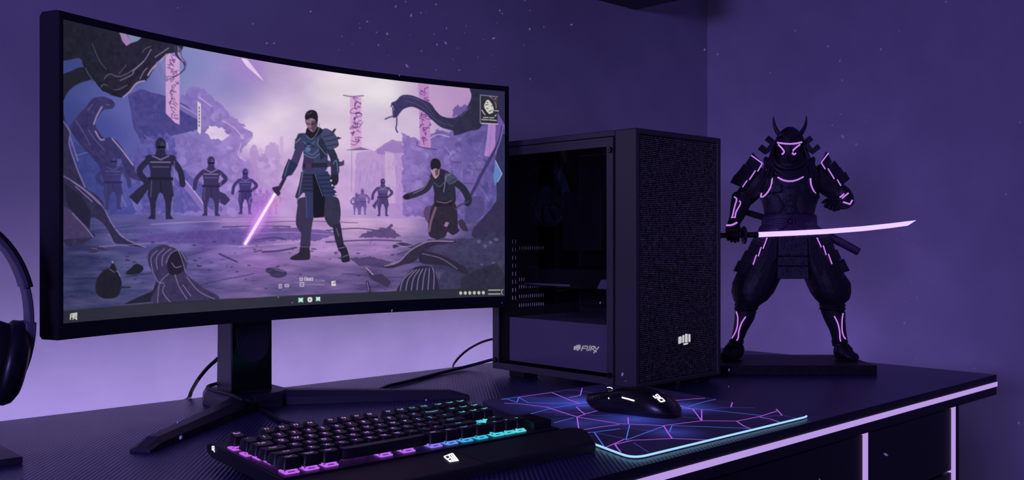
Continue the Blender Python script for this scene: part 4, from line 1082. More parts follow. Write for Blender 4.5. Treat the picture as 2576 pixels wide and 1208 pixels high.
fill([(764,392),(790,394),(788,424),(764,424)], (62,48,92), 1, tex=4); fill([(762,408),(826,406),(826,418),(762,420)], (42,38,62), 1); fill([(768,408),(784,408),(784,430),(770,430)], (70,52,96), 1)
fill([(800,342),(822,350),(820,390),(806,400)], (42,44,68), 1); stroke([(802,344),(798,358),(820,386)], 2, (110,116,150), 0.9, False)
for q in ([(764,352),(776,364),(792,352)], [(766,376),(786,386),(802,372)], [(764,384),(786,394),(804,384)]): stroke(q, 2.2, (104,122,170), 0.8)
ell(775,372,7,6,(86,108,160),1); stroke([(764,366),(776,358),(790,366)], 2.5, (32,36,62), 1)
fill([(820,398),(836,404),(846,400),(858,404),(866,398),(866,412),(846,418),(822,416)], (56,46,84), 0.9)
stroke([(756,360),(744,398),(728,430)], 20, (66,56,98), 1); fill([(726,396),(750,412),(742,426),(716,448),(708,446),(716,420)], (42,46,84), 1); stroke([(728,402),(716,440)], 2.4, (80,102,150), 0.9, False)
stroke([(716,446),(702,474)], 9, (50,44,78), 1, False); fill([(684,470),(700,466),(706,486),(700,492),(690,482)], (56,40,74), 1)
stroke([(822,360),(840,394),(842,440)], 19, (46,46,72), 1); fill([(834,400),(852,396),(854,430),(846,442),(836,438)], (46,48,80), 1); stroke([(838,410),(846,400),(850,430)], 1.8, (130,132,165), 0.9); fill([(832,440),(850,438),(850,458),(838,466),(832,452)], (40,36,58), 1, True)
for q in ((833,452),(836,464),(842,474),(845,486)): ell(q[0], q[1], 2.5, 2.5, (226,205,228), 0.9)
fill([(750,332),(764,330),(758,352),(748,368),(740,372),(742,352)], (56,60,92), 1); stroke([(744,356),(756,344)], 2, (140,140,175), 0.8, False); stroke([(742,348),(756,336)], 1.6, (40,40,64), 0.9, False)
fill([(806,328),(820,318),(842,332),(852,356),(848,366),(826,372),(814,348)], (68,72,112), 1, True); 
for q in ([(814,340),(838,334)], [(818,352),(846,346)], [(822,364),(850,358)]): stroke(q, 2, (34,36,58), 0.9, False)
fill([(830,330),(842,318),(846,320),(838,334)], (60,56,86), 1); fill([(838,346),(850,339),(860,343),(842,350)], (60,56,86), 1)
fill([(772,318),(784,312),(804,316),(812,324),(804,334),(784,346),(770,336)], (34,30,46), 1, True); stroke([(770,336),(784,346),(800,326),(804,306)], 1.8, (140,130,160), 0.8)
fill([(769,296),(796,296),(798,314),(788,328),(778,322),(770,308)], (140,104,128), 1, True); fill([(784,300),(798,302),(796,318),(786,326)], (84,60,86), 0.85, True)
stroke([(771,306),(780,308)], 2.6, (54,36,56), 0.9, False); stroke([(784,308),(794,305)], 3, (44,30,48), 0.9, False); stroke([(778,318),(787,318)], 2, (70,44,64), 0.9, False)
fill([(767,288),(772,276),(784,271),(796,276),(800,292),(797,306),(792,296),(782,293),(770,297)], (38,28,46), 1, True); stroke([(773,282),(784,278)], 2, (104,86,114), 0.7, False)
# --- kneeling fighter
fill([(1070,520),(1092,516),(1098,548),(1086,566),(1074,556),(1066,538)], (92,66,112), 1, True)
fill([(1092,508),(1140,506),(1150,530),(1152,570),(1156,578),(1140,590),(1126,582),(1120,594),(1100,600),(1080,592),(1078,560)], (48,40,60), 1, True, tex=8)
stroke([(1096,520),(1084,556),(1080,580)], 6, (126,88,124), 0.9); fill([(1122,556),(1130,558),(1124,570),(1116,566)], (158,120,180), 0.9)
fill([(1152,556),(1164,550),(1176,572),(1176,580),(1162,576)], (58,48,72), 1, True)
fill([(1086,430),(1104,424),(1128,428),(1140,450),(1146,480),(1142,510),(1096,512),(1092,480)], (44,42,64), 1, True, tex=8); fill([(1092,502),(1140,502),(1140,516),(1096,518)], (40,32,48), 1); stroke([(1098,504),(1120,508),(1136,502)], 2.4, (150,120,150), 0.7)
stroke([(1092,436),(1074,470),(1050,484),(1026,492)], 16, (50,44,66), 1); stroke([(1082,444),(1066,470),(1040,484)], 2, (170,142,185), 0.7); ell(1022,493,8,7,(40,32,46),1)
stroke([(1140,452),(1164,470),(1178,496),(1176,508)], 17, (42,42,64), 1); stroke([(1178,504),(1156,514),(1146,524)], 4, (66,60,100), 1, False)
fill([(1118,432),(1136,430),(1152,446),(1146,456),(1130,462),(1118,448)], (70,72,108), 1); stroke([(1122,440),(1134,434)], 2, (130,126,160), 0.8, False); stroke([(1130,456),(1146,446)], 2, (34,34,54), 0.9, False)
stroke([(1122,440),(1116,480)], 2, (150,140,170), 0.8, False); stroke([(1092,456),(1106,466),(1120,452)], 2, (100,100,140), 0.7)
fill([(1084,418),(1106,416),(1106,432),(1096,446),(1088,436)], (176,136,160), 1, True); fill([(1094,424),(1104,422),(1102,436),(1096,440)], (92,60,88), 0.9)
fill([(1083,412),(1086,398),(1096,394),(1106,400),(1109,414),(1104,422),(1094,420),(1086,424)], (36,34,46), 1, True); fill([(1106,420),(1120,424),(1118,440),(1104,446)], (44,40,60), 1)
# --- task bar and small marks
fill([(150,785),(163,784),(330,771),(481,760),(680,749),(860,741),(1140,727),(1275,721),(1275,760),(1000,775),(600,800),(150,830)], (46,46,60), 0.93, c2=(42,44,58))
img[...] = img
W1 = (236,240,228)
for q in ([(178,793),(184,792)], [(178,793),(177,806)], [(178,799),(190,798)], [(184,792),(184,806)], [(186,792),(193,790)], [(193,790),(192,806)], [(186,801),(193,806)], [(184,795),(192,794)]): stroke(q, 2.6, W1, 1, False)
def icon(cx, cy, r_, c): fill([(cx-r_, cy-r_), (cx, cy-r_*0.8), (cx+r_, cy-r_*1.05), (cx+r_*0.8, cy), (cx+r_, cy+r_), (cx, cy+r_*0.65), (cx-r_, cy+r_), (cx-r_*0.85, cy)], c, 1)
icon(756.7, 758.5, 6.4, (176,232,218)); icon(800.3, 756, 5.8, (182,240,224)); fill([(774.5,752.5),(784.5,752),(784.5,762.5),(774.8,762.8)], (222,222,208), 1, True); ell(779.5,757.5,1.5,2.4,(50,50,62),1,25)
for k in range(6): ell(1159+k*11.4, 737.4-k*0.4, 3.8, 4.5, (196,198,182), 1); ell(1159+k*11.4, 737.4-k*0.4, 1.0, 1.4, (150,150,138), 0.8)
for y in (728.6, 738.4):
    for k in range(9): stroke([(1229+k*3.4, y-k*0.1), (1231+k*3.4, y-k*0.1)], 2.6, (196,198,182), 0.9, False)
stroke([(1266,726),(1262,728),(1262,736),(1265,739)], 1.6, (196,198,182), 1, False)
WT = (206,198,216)
def box_mark(x, y, w, h, a=1.0):
    stroke([(x,y),(x+w,y-0.3),(x+w,y+h),(x,y+h),(x,y)], 1.7, WT, a, False); stroke([(x,y+h/2),(x+w,y+h/2)], 1.4, WT, a*0.8, False)
box_mark(754,702,7,6.5); box_mark(766,701,6,7); box_mark(774,703,5,5); box_mark(781,702,6,6); box_mark(755,714,9,9); box_mark(702,718,6,9); box_mark(717,718,9,6)
for k in range(8): stroke([(794+k*3, 706+k*0.2), (794.6+k*3, 710)], 1.5, WT, 0.6, False)
for k in range(14): stroke([(768+k*3.6, 718+(k*7 % 3)), (769.6+k*3.6, 719)], 1.4, WT, 0.55, False)
fill([(834,710),(844,709),(845,722),(834,722)], (214,208,216), 1); stroke([(838,716),(843,713)], 1.8, (60,56,84), 1, False)
for q in ((700,750),(735,765)): ell(q[0], q[1], 1.6, 1.6, (160,150,175), 0.8)
# plain dark card, upper right
fill([(1208,233),(1252,239),(1252,307.5),(1208,304)], (45,45,60), 1); stroke([(1252,239),(1208.5,233.5),(1208,303),(1210,305),(1252,308)], 1.8, (152,142,168), 0.95, False)
stroke([(1210,305.4),(1252,308.4)], 2.2, (206,192,208), 1, False)
stroke([(1232,238),(1242,246),(1247,258),(1248,268)], 2.6, (150,112,136), 0.9); fill([(1236,239),(1252,240),(1252,262),(1247,254)], (72,52,74), 0.9); ell(1246.6,243.6,1.8,1.4,(190,170,180),0.9)
fill([(1227,245),(1233,250),(1238,256),(1241,264),(1242,272),(1239,280),(1230,283),(1224,276),(1219,266),(1218,259),(1222,251)], (206,204,188), 1, rough=2.2)
for q in ([(1221,259),(1228,258)], [(1224,268),(1228,268)], [(1230,276),(1238,273)], [(1225,252),(1227,254)], [(1236,262),(1240,260)]): stroke(q, 1.9, (45,45,58), 0.9, False)
for q in ([(1212,272),(1220,284)], [(1244,274),(1254,275)], [(1216,291),(1228,291)], [(1232,292),(1242,292)], [(1212,296),(1227,297)], [(1230,297),(1249,299)], [(1245,288),(1248,285)]): stroke(q, 2.3, (200,198,186), 0.95, False)
# slight overall fall-off of the panel towards the left and lower rim
img *= (0.90+0.10*np.clip((XX-160)/300, 0, 1))[..., None]
lum = (img*np.array((0.3, 0.55, 0.15))).sum(-1, keepdims=True); img = lum+(img-lum)*0.87
img = np.clip(img, 0, 255)
# lens-like softness of the picture itself
k_ = np.array([0.25, 0.5, 0.25])
for ax_ in (0, 1):
    img = (np.roll(img, 1, ax_)+np.roll(img, -1, ax_))*0.25+img*0.5
# ================================================================ MONITOR
mon = thing('monitor', 'large curved black monitor showing a violet battle picture', 'monitor', (0.722, 1.30, DESK))
ML, MR = V((0.3815, 1.170, 0)), V((1.1405, 1.212, 0))
mt = (MR-ML).normalized(); mn = V((-mt.y, mt.x, 0))
SAG = 0.064; MZ0, MZ1 = 0.8830, 1.2680
def mp_(s, off=0.0, z=0.0):
    p = ML+(MR-ML)*s+mn*(4*SAG*s*(1-s))
    t = (MR-ML)+mn*(4*SAG*(1-2*s)); t.normalize(); n = V((-t.y, t.x, 0))
    return p+n*off+UP*z
NS_ = 48
rs = []
for i in range(NS_+1):
    s = i/NS_; th_ = 0.032
    rs.append([mp_(s, 0, MZ0), mp_(s, 0, MZ1), mp_(s, 0.0035, MZ1+0.0008), mp_(s, th_-0.004, MZ1+0.0008), mp_(s, th_, MZ1-0.004), mp_(s, th_, MZ0+0.004), mp_(s, th_-0.004, MZ0), mp_(s, 0.002, MZ0-0.0002)])
MB().rings(rs).build('housing', MATS['black_plastic'], mon, smooth=35, label='black bezel and rear shell')
# raised thin bezel rim in front
def find_s(px_):
    a, b_ = 0.0, 1.0
    for _ in range(50):
        m_ = (a+b_)/2
        if pix(mp_(m_, 0, 1.0))[0] < px_: a = m_
        else: b_ = m_
    return (a+b_)/2
S0, S1 = find_s(158.5), find_s(1269.5)
SZ0, SZ1 = MZ0+0.0192, MZ1-0.0094
b = MB(); n = 40
top = []; bot = []
for (za, zb_) in ((SZ1+0.0004, MZ1-0.0003), (MZ0+0.0003, SZ0-0.0004)):
    b.rings([[mp_(i/n, -0.0012, za), mp_(i/n, -0.0012, zb_), mp_(i/n, 0.0002, zb_), mp_(i/n, 0.0002, za)] for i in range(n+1)])
for (sa, sb) in ((0.0, S0-0.0006), (S1+0.0006, 1.0)):
    b.rings([[mp_(q, -0.0012, MZ0+0.0003), mp_(q, -0.0012, MZ1-0.0003), mp_(q, 0.0002, MZ1-0.0003), mp_(q, 0.0002, MZ0+0.0003)] for q in (sa, (sa+sb)/2, sb)])
b.build('bezel', MATS['black_satin'], mon)
# the lit panel: a fine curved grid that carries the picture in its vertex colours
NX, NY = 820, 430
ss = np.linspace(S0, S1, NX); zz = np.linspace(SZ1, SZ0, NY)
base = np.array([list(mp_(float(s), -0.0004, 0)) for s in ss])
co = np.zeros((NY, NX, 3)); co[:, :, 0] = base[:, 0]; co[:, :, 1] = base[:, 1]; co[:, :, 2] = zz[:, None]
idx = np.arange(NX*NY).reshape(NY, NX)
quads = np.stack([idx[:-1, :-1], idx[1:, :-1], idx[1:, 1:], idx[:-1, 1:]], -1).reshape(-1, 4)
me = bpy.data.meshes.new('screen')
me.vertices.add(NX*NY); me.vertices.foreach_set('co', (co-np.array(mon.location)).reshape(-1, 3).astype(np.float32).ravel())
me.loops.add(quads.size); me.loops.foreach_set('vertex_index', quads.ravel().astype(np.int32))
me.polygons.add(len(quads)); me.polygons.foreach_set('loop_start', np.arange(0, quads.size, 4, dtype=np.int32))
try: me.polygons.foreach_set('loop_total', np.full(len(quads), 4, dtype=np.int32))
except Exception: pass
me.update(calc_edges=True)
u_ = np.array([pix(V(tuple(p)))[0] for p in base+np.array([0, 0, 1.0])])
tp = np.interp(u_, [155,400,500,660,760,950,1050,1269], [47,99,118.5,146.5,163,189.5,201.5,226])
bt = np.interp(u_, [163,400,660,800,950,1090,1270], [816,797.5,776.8,769.5,760.3,753,743])
v_ = np.linspace(0, 1, NY)[:, None]
Yp = tp[None, :]*(1-v_)+bt[None, :]*v_; Xp = np.broadcast_to(u_[None, :], Yp.shape)
fx = np.clip((Xp-PX0)*S, 0, CWd-2); fy = np.clip((Yp-PY0)*S, 0, CHt-2)
ix = fx.astype(int); iy = fy.astype(int); fx = (fx-ix)[..., None]; fy = (fy-iy)[..., None]
cc_ = (img[iy, ix]*(1-fx)+img[iy, ix+1]*fx)*(1-fy)+(img[iy+1, ix]*(1-fx)+img[iy+1, ix+1]*fx)*fy
c01 = cc_/255.0
cl_ = np.where(c01 <= 0.04045, c01/12.92, ((c01+0.055)/1.055)**2.4)
ca = me.color_attributes.new('picture', 'FLOAT_COLOR', 'POINT')
rgba = np.ones((NX*NY, 4), np.float32); rgba[:, :3] = cl_.reshape(-1, 3)
ca.data.foreach_set('color', rgba.ravel())
pm = bpy.data.materials.new('screen_picture'); pm.use_nodes = True
nt = pm.node_tree; nt.nodes.clear()
o_ = nt.nodes.new('ShaderNodeOutputMaterial'); e_ = nt.nodes.new('ShaderNodeEmission'); at = nt.nodes.new('ShaderNodeAttribute'); at.attribute_name = 'picture'
nt.links.new(at.outputs['Color'], e_.inputs['Color']); nt.links.new(e_.outputs[0], o_.inputs[0])
me.materials.append(pm)
so = bpy.data.objects.new('screen', me); col.objects.link(so); so.parent = mon; WM[so.name] = WM[mon.name]
so['label'] = 'lit curved display with violet battle picture and task bar'
MB().lathe(mp_(find_s(986), -0.0012, MZ0+0.004), -mn, [(0, .0012), (.0006, .0010)], 10).build('power_light', MATS['graphite'], mon)
# rear shell bulge, mount and stand
pc = mp_(0.47, 0.030, 0)
MB().prism([V((pc.x-0.16, pc.y-0.012, 0.96)), V((pc.x+0.16, pc.y-0.006, 0.96)), V((pc.x+0.12, pc.y+0.020, 0.99)), V((pc.x-0.12, pc.y+0.020, 0.99))], (0, 0, 0.18)).build('rear_cover', MATS['black_plastic'], mon, bevel=0.004)
FL, FRt = (0.673, 1.316), (0.7345, 1.309)
BL, BR = (0.673, 1.361), (0.7345, 1.356)
def sq(z, gx=0.0, gy=0.0): return [V((FL[0]-gx, FL[1]-gy, z)), V((FRt[0]+gx, FRt[1]-gy, z)), V((BR[0]+gx, BR[1]+gy, z)), V((BL[0]-gx, BL[1]+gy, z))]
zh = DESK+0.0235
neck = MB().rings([sq(zh-0.002, .0012, .0012), sq(zh+0.05, .0006, .0004), sq(0.97, -.0005, -.0005), sq(1.07, -.0015, -.001)]).build('stand_neck', MATS['dark_metal'], mon, bevel=0.0016)
MB().obox(V((0.704, 1.300, 1.03)), V((1,0,0)), V((0,1,0)), UP, 0.030, 0.016, 0.040).build('mount_head', MATS['black_plastic'], mon, bevel=0.002)
# front cover of the neck with its rounded cable recess
b = MB()
fa, fb = V((FL[0], FL[1]-0.0006, 0)), V((FRt[0], FRt[1]-0.0006, 0))
fn = V((-(fb-fa).normalized().y, (fb-fa).normalized().x, 0))
def nf(u_, z, off=0.0): return fa+(fb-fa)*u_+UP*z-fn*off
b.prism([nf(0.0, zh), nf(1.0, zh), nf(1.0, 0.968), nf(0.0, 0.968)], -fn*0.0012)
b.build('neck_front', MATS['black_gloss'], neck)
pts = [nf(0.10, 0.96, .0014), nf(0.10, 0.852, .0014)]+[nf(0.12+0.80*(1-math.cos(math.pi*k/12))/2, 0.838-0.022*math.sin(math.pi*k/12), .0014) for k in range(13)]+[nf(0.94, 0.852, .0014), nf(0.94, 0.96, .0014)]
MB().prism(pts, -fn*0.0022).build('cable_cover', MATS['dark_metal'], neck, bevel=0.001)
MB().tube(smooth_path([nf(0.44, 0.892, .0046), nf(0.36, 0.874, .0048), nf(0.20, 0.850, .0046), nf(0.06, 0.834, .0036)], 5), 0.0007, 6).build('neck_wire', MATS['dark_metal'], neck)
# hub and two splayed legs
hub = [(0.668, 1.402), (0.655, 1.372), (0.654, 1.290), (0.690, 1.272), (0.735, 1.276), (0.764, 1.297), (0.768, 1.372), (0.752, 1.402)]
def poly_ring(ps, z, k=0.0):
    cx_ = sum(p[0] for p in ps)/len(ps); cy_ = sum(p[1] for p in ps)/len(ps)
    out_ = []
    for x, y in ps:
        d = V((cx_-x, cy_-y)); d.normalize(); out_.append(V((x+d.x*k, y+d.y*k, z)))
    return out_
MB().rings([poly_ring(hub, DESK), poly_ring(hub, DESK+0.014, 0.001), poly_ring(hub, DESK+0.022, 0.006)]).build('stand_hub', MATS['dark_metal'], mon, bevel=0.0008)
def leg(top_in, top_out, tip):
    # cross-sections from the hub to the tip: outer edge, inner edge, heights
    b = MB(); rs = []
    for t in (0.0, 0.12, 0.9, 1.0):
        o1 = V(top_out).lerp(V(tip[0]), t); i1 = V(top_in).lerp(V(tip[1]), t)
        h = 0.0215-0.0085*t if t < 0.95 else 0.0055
        m1 = o1.lerp(i1, 0.30); m2 = o1.lerp(i1, 0.80)
        rs.append([V((o1.x, o1.y, DESK)), V((i1.x, i1.y, DESK)), V((i1.x, i1.y, DESK+h*0.55)), V((m2.x, m2.y, DESK+h)), V((m1.x, m1.y, DESK+h)), V((o1.x, o1.y, DESK+h*0.55))])
    b.rings(rs); return b.build('stand_leg', MATS['dark_metal'], mon, bevel=0.0007)
leg((0.700, 1.280), (0.662, 1.308), ((0.446, 1.126), (0.460, 1.101)))
leg((0.742, 1.286), (0.772, 1.318), ((0.996, 1.160), (0.984, 1.134)))
# ================================================================ WARRIOR FIGURINE
FD = 1.85; K = FD/FPX
base = U(2000, 604, FD); base.z = DESK
fig = thing('samurai_figurine', 'black horned warrior figurine with glowing violet armour lines on a dark plinth', 'figurine', base, TH-math.pi/2)
def fp(px_, py_, dy=0.0): return U(px_, py_, FD+dy*K)           # dy: steps away from the viewer (negative = nearer)
def ering(c, hx, hy, n=20, e=1.0, tilt=0.0):
    out_ = []
    for j in range(n):
        a = 2*math.pi*j/n; ca, sa = math.cos(a), math.sin(a)
        X = hx*math.copysign(abs(ca)**e, ca); Y = hy*math.copysign(abs(sa)**e, sa)
        out_.append(c+RT*X+FW*Y+UP*(tilt*X))
    return out_
def loft(b, rows, n=20, e=1.0):                                  # rows: y, left, right, depth centre, half depth [, tilt]
    rs = []
    for r in rows:
        y, xl_, xr_, dc, hd = r[:5]; tl = r[5] if len(r) > 5 else 0.0
        rs.append(ering(fp((xl_+xr_)/2, y, dc), (xr_-xl_)/2*K, hd*K, n, e, tl))
    return b.rings(rs)
def limb(b, pts, n=14, squash=1.0):                              # pts: x, y, dy, radius
    P_ = [fp(x, y, d) for x, y, d, r in pts]
    return b.tube(P_, [r*K for *_, r in pts], n)
A_, AC, AR = MATS['armour'], MATS['armour_cloth'], MATS['armour_relief']
# plinth
pz = 0.018
def pl(x, d): return EYE+FW*d+RT*x
b = MB(); q = [pl(0.360, 1.762), pl(0.6745, 1.762), pl(0.6745, 1.930), pl(0.360, 1.930)]
b.prism([V((p.x, p.y, DESK)) for p in q], (0, 0, pz))
b.build('plinth', MATS['plinth_stone'], fig, bevel=0.0012)
# ---- body: one continuous skin made by remeshing overlapping limbs
b = MB()
loft(b, [(415,1958,2016,0,24),(430,1926,2050,0,34),(445,1912,2062,0,40),(470,1914,2060,-2,44),(495,1914,2058,-4,46),(515,1922,2052,-4,43),(540,1926,2046,-3,40),(560,1922,2050,0,42),(580,1916,2058,0,46),(605,1905,2072,2,48),(630,1895,2090,4,48)], 24, .85)
# baggy trousers
loft(b, [(585,1912,1992,2,40),(620,1892,1990,0,46),(650,1872,1982,-4,50),(685,1856,1970,-8,52),(712,1844,1956,-10,52),(735,1841,1945,-10,50),(755,1846,1928,-9,46),(768,1856,1908,-8,36),(776,1852,1904,-8,30)], 22, .92)
loft(b, [(585,1988,2062,2,40),(620,1992,2085,0,46),(650,2002,2104,-4,50),(685,2018,2118,-8,52),(712,2030,2137,-10,52),(735,2040,2138,-10,50),(752,2052,2134,-9,46),(764,2064,2120,-8,36),(776,2066,2122,-8,30)], 22, .92)
# shins
loft(b, [(764,1849,1904,-8,27),(785,1849,1901,-7,27),(805,1848,1894,-5,25),(830,1845,1879,-3,21),(850,1839,1870,-2,17),(872,1836,1868,-2,17)], 18)
loft(b, [(764,2064,2124,-8,27),(785,2066,2124,-7,27),(805,2074,2124,-5,25),(830,2087,2126,-3,21),(850,2093,2129,-2,17),(872,2094,2131,-2,17)], 18)
# arms
limb(b, [(1926,436,0,28),(1906,456,2,31),(1892,476,2,29),(1878,492,-2,26),(1866,506,-8,24),(1860,524,-16,22),(1854,546,-26,17),(1846,566,-36,12)], 16)
limb(b, [(2048,434,0,28),(2070,452,4,31),(2086,468,4,28),(2102,482,0,24),(2120,494,-8,20),(2128,502,-18,17),(2118,508,-32,14),(2104,512,-44,11)], 16)
# head and neck
loft(b, [(432,1940,2034,-2,32),(414,1944,2030,-4,34),(400,1950,2022,-10,34),(380,1955,2018,-12,34),(355,1955,2018,-8,36),(338,1962,2010,-6,30),(326,1972,2000,-4,18)], 18)
body = b.build('body', AC, fig, smooth=70)
rm = body.modifiers.new('remesh', 'REMESH'); rm.mode = 'VOXEL'; rm.voxel_size = 0.0016; rm.use_smooth_shade = True
sm = body.modifiers.new('smooth', 'SMOOTH'); sm.iterations = 4; sm.factor = 0.5
LED, LEDD = MATS['figurine_led'], MATS['figurine_led_dim']
def led(parent, pls, dy=0, r=1.6, m=None, nm='glow_line'):
    b = MB()
    for p_ in pls:
        pp = [fp(x_[0], x_[1], x_[2] if len(x_) > 2 else dy) for x_ in p_]
        if len(pp) > 2: pp = smooth_path(pp, 4)
        b.tube(pp, r*K, 8)
    return b.build(nm, m or LED, parent, smooth=60, label='glowing violet line')
# ---- boots
def boot(x_heel, x_toe, xl_, xr_, s):
    b = MB()
    # sole path from heel to toe, ringed
    heel = fp((xl_+xr_)/2, 604, 6); toe = fp(x_toe, 604, -30)
    rs = []
    d = toe-heel; d.z = 0; L_ = d.length; d.normalize(); sd = V((-d.y, d.x, 0))
    for t, w, h in ((-0.20,.012,.026),(-0.10,.0155,.034),(0.15,.0175,.036),(0.38,.0165,.028),(0.62,.0175,.019),(0.85,.0165,.0145),(1.0,.012,.011),(1.06,.006,.007)):
        c = heel+d*(L_*t); ring = []
        for j in range(14):
            a = 2*math.pi*j/14; ca, sa = math.cos(a), math.sin(a)
            ring.append(V((c.x, c.y, DESK+pz))+sd*(w*ca)+UP*(h*(0.5+0.5*sa)**0.75 if sa > -0.99 else 0.0))
        rs.append(ring)
    b.rings(rs)
    bt_ = b.build('boot', AC, fig, smooth=60)
    st = MB()
    for t, w, h in ((0.10,.0180,.0368),(0.34,.0174,.0302),(0.46,.0172,.0262)):
        c = heel+d*(L_*t); pp = [V((c.x, c.y, DESK+pz))+sd*(w*math.cos(a))+UP*(h*(0.5+0.5*math.sin(a))**0.75) for a in [math.radians(-20+220*k/14) for k in range(15)]]
        st.tube(pp, 0.0016, 6)
    st.build('strap', A_, bt_, smooth=60)
    return bt_
boot(1866, 1822, 1836, 1869, -1)
boot(2096, 2152, 2096, 2131, 1)
# ---- shin guards
def shin(rows, cuffs, pls):
    b = MB(); rs = []
    for y, xl_, xr_, dc, hd in rows:
        c = fp((xl_+xr_)/2, y, dc); hx = (xr_-xl_)/2*K; ring = []
        for k in range(13):
            a = math.radians(195+150*k/12); ring.append(c+RT*(math.cos(a)*hx*1.05)+FW*(math.sin(a)*hd*K*1.12))
        for k in range(13):
            a = math.radians(345-150*k/12); ring.append(c+RT*(math.cos(a)*hx*0.97)+FW*(math.sin(a)*hd*K*0.98))
        rs.append(ring)
    b.rings(rs); s_ = b.build('shin_guard', A_, fig, smooth=50)
    cu = MB()
    for y, xl_, xr_, dc, hd, h in cuffs:
        loft(cu, [(y-h,xl_+3,xr_-3,dc,hd-2),(y-h*.6,xl_,xr_,dc,hd),(y+h*.2,xl_+2,xr_-2,dc,hd-1),(y+h*.5,xl_-1,xr_+1,dc,hd+1),(y+h,xl_+4,xr_-4,dc,hd-3)], 20)
    cu.build('cuff', AC, s_, smooth=50)
    led(s_, pls); return s_
shin([(784,1849,1901,-7,27),(805,1848,1894,-5,25),(830,1845,1879,-3,21),(854,1838,1869,-2,17)], [(772,1848,1906,-8,31,9),(860,1834,1871,-2,20,5)],
     [[(1852,784,-33),(1856,800,-33),(1854,824,-26),(1848,840,-23),(1841,851,-21)], [(1876,797,-36),(1866,812,-33),(1859,832,-26),(1857,850,-22),(1853,857,-21)]])
shin([(784,2066,2124,-7,27),(805,2074,2124,-5,25),(830,2087,2126,-3,21),(854,2093,2130,-2,17)], [(772,2062,2126,-8,31,9),(860,2092,2133,-2,20,5)],
     [[(2099,796,-37),(2107,812,-33),(2112,832,-27),(2113,850,-22),(2115,859,-22)], [(2121,788,-32),(2118.5,806,-33),(2118.5,830,-30),(2122,845,-26),(2127,853,-22)]])
# ---- cuirass with relief plates
b = MB()
loft(b, [(432,1938,2040,-2,40),(446,1934,2044,-4,45),(468,1930,2048,-6,49),(488,1920,2054,-8,51),(496,1913,2060,-8,51),(506,1918,2055,-8,50),(524,1923,2048,-7,47),(541,1925,2045,-6,45)], 32, .85)
cuir = b.build('cuirass', A_, fig, smooth=40)
b = MB()
def plate(pts, dy, th=3.0):
    n_ = 8; pp = []
    for i in range(len(pts)):                                 # finer outline laid over the curved chest
        (xa_, ya_), (xb_, yb_) = pts[i], pts[(i+1) % len(pts)]
        for k in range(n_//2): pp.append((xa_+(xb_-xa_)*k/(n_//2), ya_+(yb_-ya_)*k/(n_//2)))
    def sf(x, y):
        hd = float(np.interp(y, [446, 468, 496, 541], [45, 49, 51, 45])); w_ = float(np.interp(y, [446, 496, 524, 541], [55, 73, 63, 60]))
        return -7-hd*max(0.0, 1-min(1.0, abs(x-1986)/w_)**2.35)**0.425
    cx_ = sum(p[0] for p in pp)/len(pp); cy_ = sum(p[1] for p in pp)/len(pp)
    rs = []
    for f_, o_ in ((1.0, 1.5), (1.0, -1.2), (0.86, -th*0.8), (0.45, -th)):
        rs.append([fp(cx_+(x-cx_)*f_, cy_+(y-cy_)*f_, sf(cx_+(x-cx_)*f_, cy_+(y-cy_)*f_)+o_) for x, y in pp])
    b.rings(rs)
plate([(1972,462),(1990,458),(2006,462),(2004,470),(1974,470)], -53); plate([(1974,474),(2006,474),(2000,492),(1980,492)], -55); plate([(1980,497),(2000,497),(2000,503),(1980,503)], -56)
plate([(1980,507),(1999,507),(1994,520),(1984,520)], -55); plate([(1938,462),(1966,460),(1970,482),(1940,486)], -50, 5); plate([(2010,462),(2040,460),(2040,486),(2014,484)], -50, 5)
plate([(1932,492),(1958,490),(1974,520),(1962,538),(1934,532)], -49, 4); plate([(2008,490),(2044,494),(2038,534),(2012,538),(2004,516)], -49, 4); plate([(1978,522),(1990,518),(2002,526),(1996,538),(1978,538)], -54, 5)
b.build('chest_relief', AR, cuir, smooth=45)
led(cuir, [[(1956,446,-47),(1971,453.5,-51),(1989,456,-53),(2006,452.5,-51),(2021,445,-47)], [(1942.5,448,-44),(1940,467,-47),(1931,484,-47),(1921,494,-40),(1914,495,-26),(1916,486,-22)], [(2038.6,448,-44),(2041,467,-47),(2049,484,-44),(2059.5,495,-24)]], r=2.0)
# throat ring collar
col_ = MB()
for k, (rx, ry, cy, dy, th) in enumerate(((40,26,398,-20,5),(47,34,402,-18,5),(54,42,404,-15,5.5),(60,46,402,-10,5.5))):
    pp = [fp(1986+rx*math.cos(a), cy+ry*math.sin(a)*(1.0 if math.sin(a) > 0 else 0.35), dy-18*math.sin(a)) for a in [math.radians(-12+204*k2/24) for k2 in range(25)]]
    col_.tube(pp, th*K, 8)
collar = col_.build('collar', A_, fig, smooth=60)
for sg in (-1, 1):
    b = MB()
    for k in range(3):
        x = 1986+sg*(36+k*10)
        b.prism([fp(x, 420-k*2, -30), fp(x+sg*7, 414-k*2, -26), fp(x+sg*17, 448-k*3, -44), fp(x+sg*10, 452-k*3, -46)], -FW*(4*K))
    b.build('shoulder_strap', A_, fig, bevel=0.001)
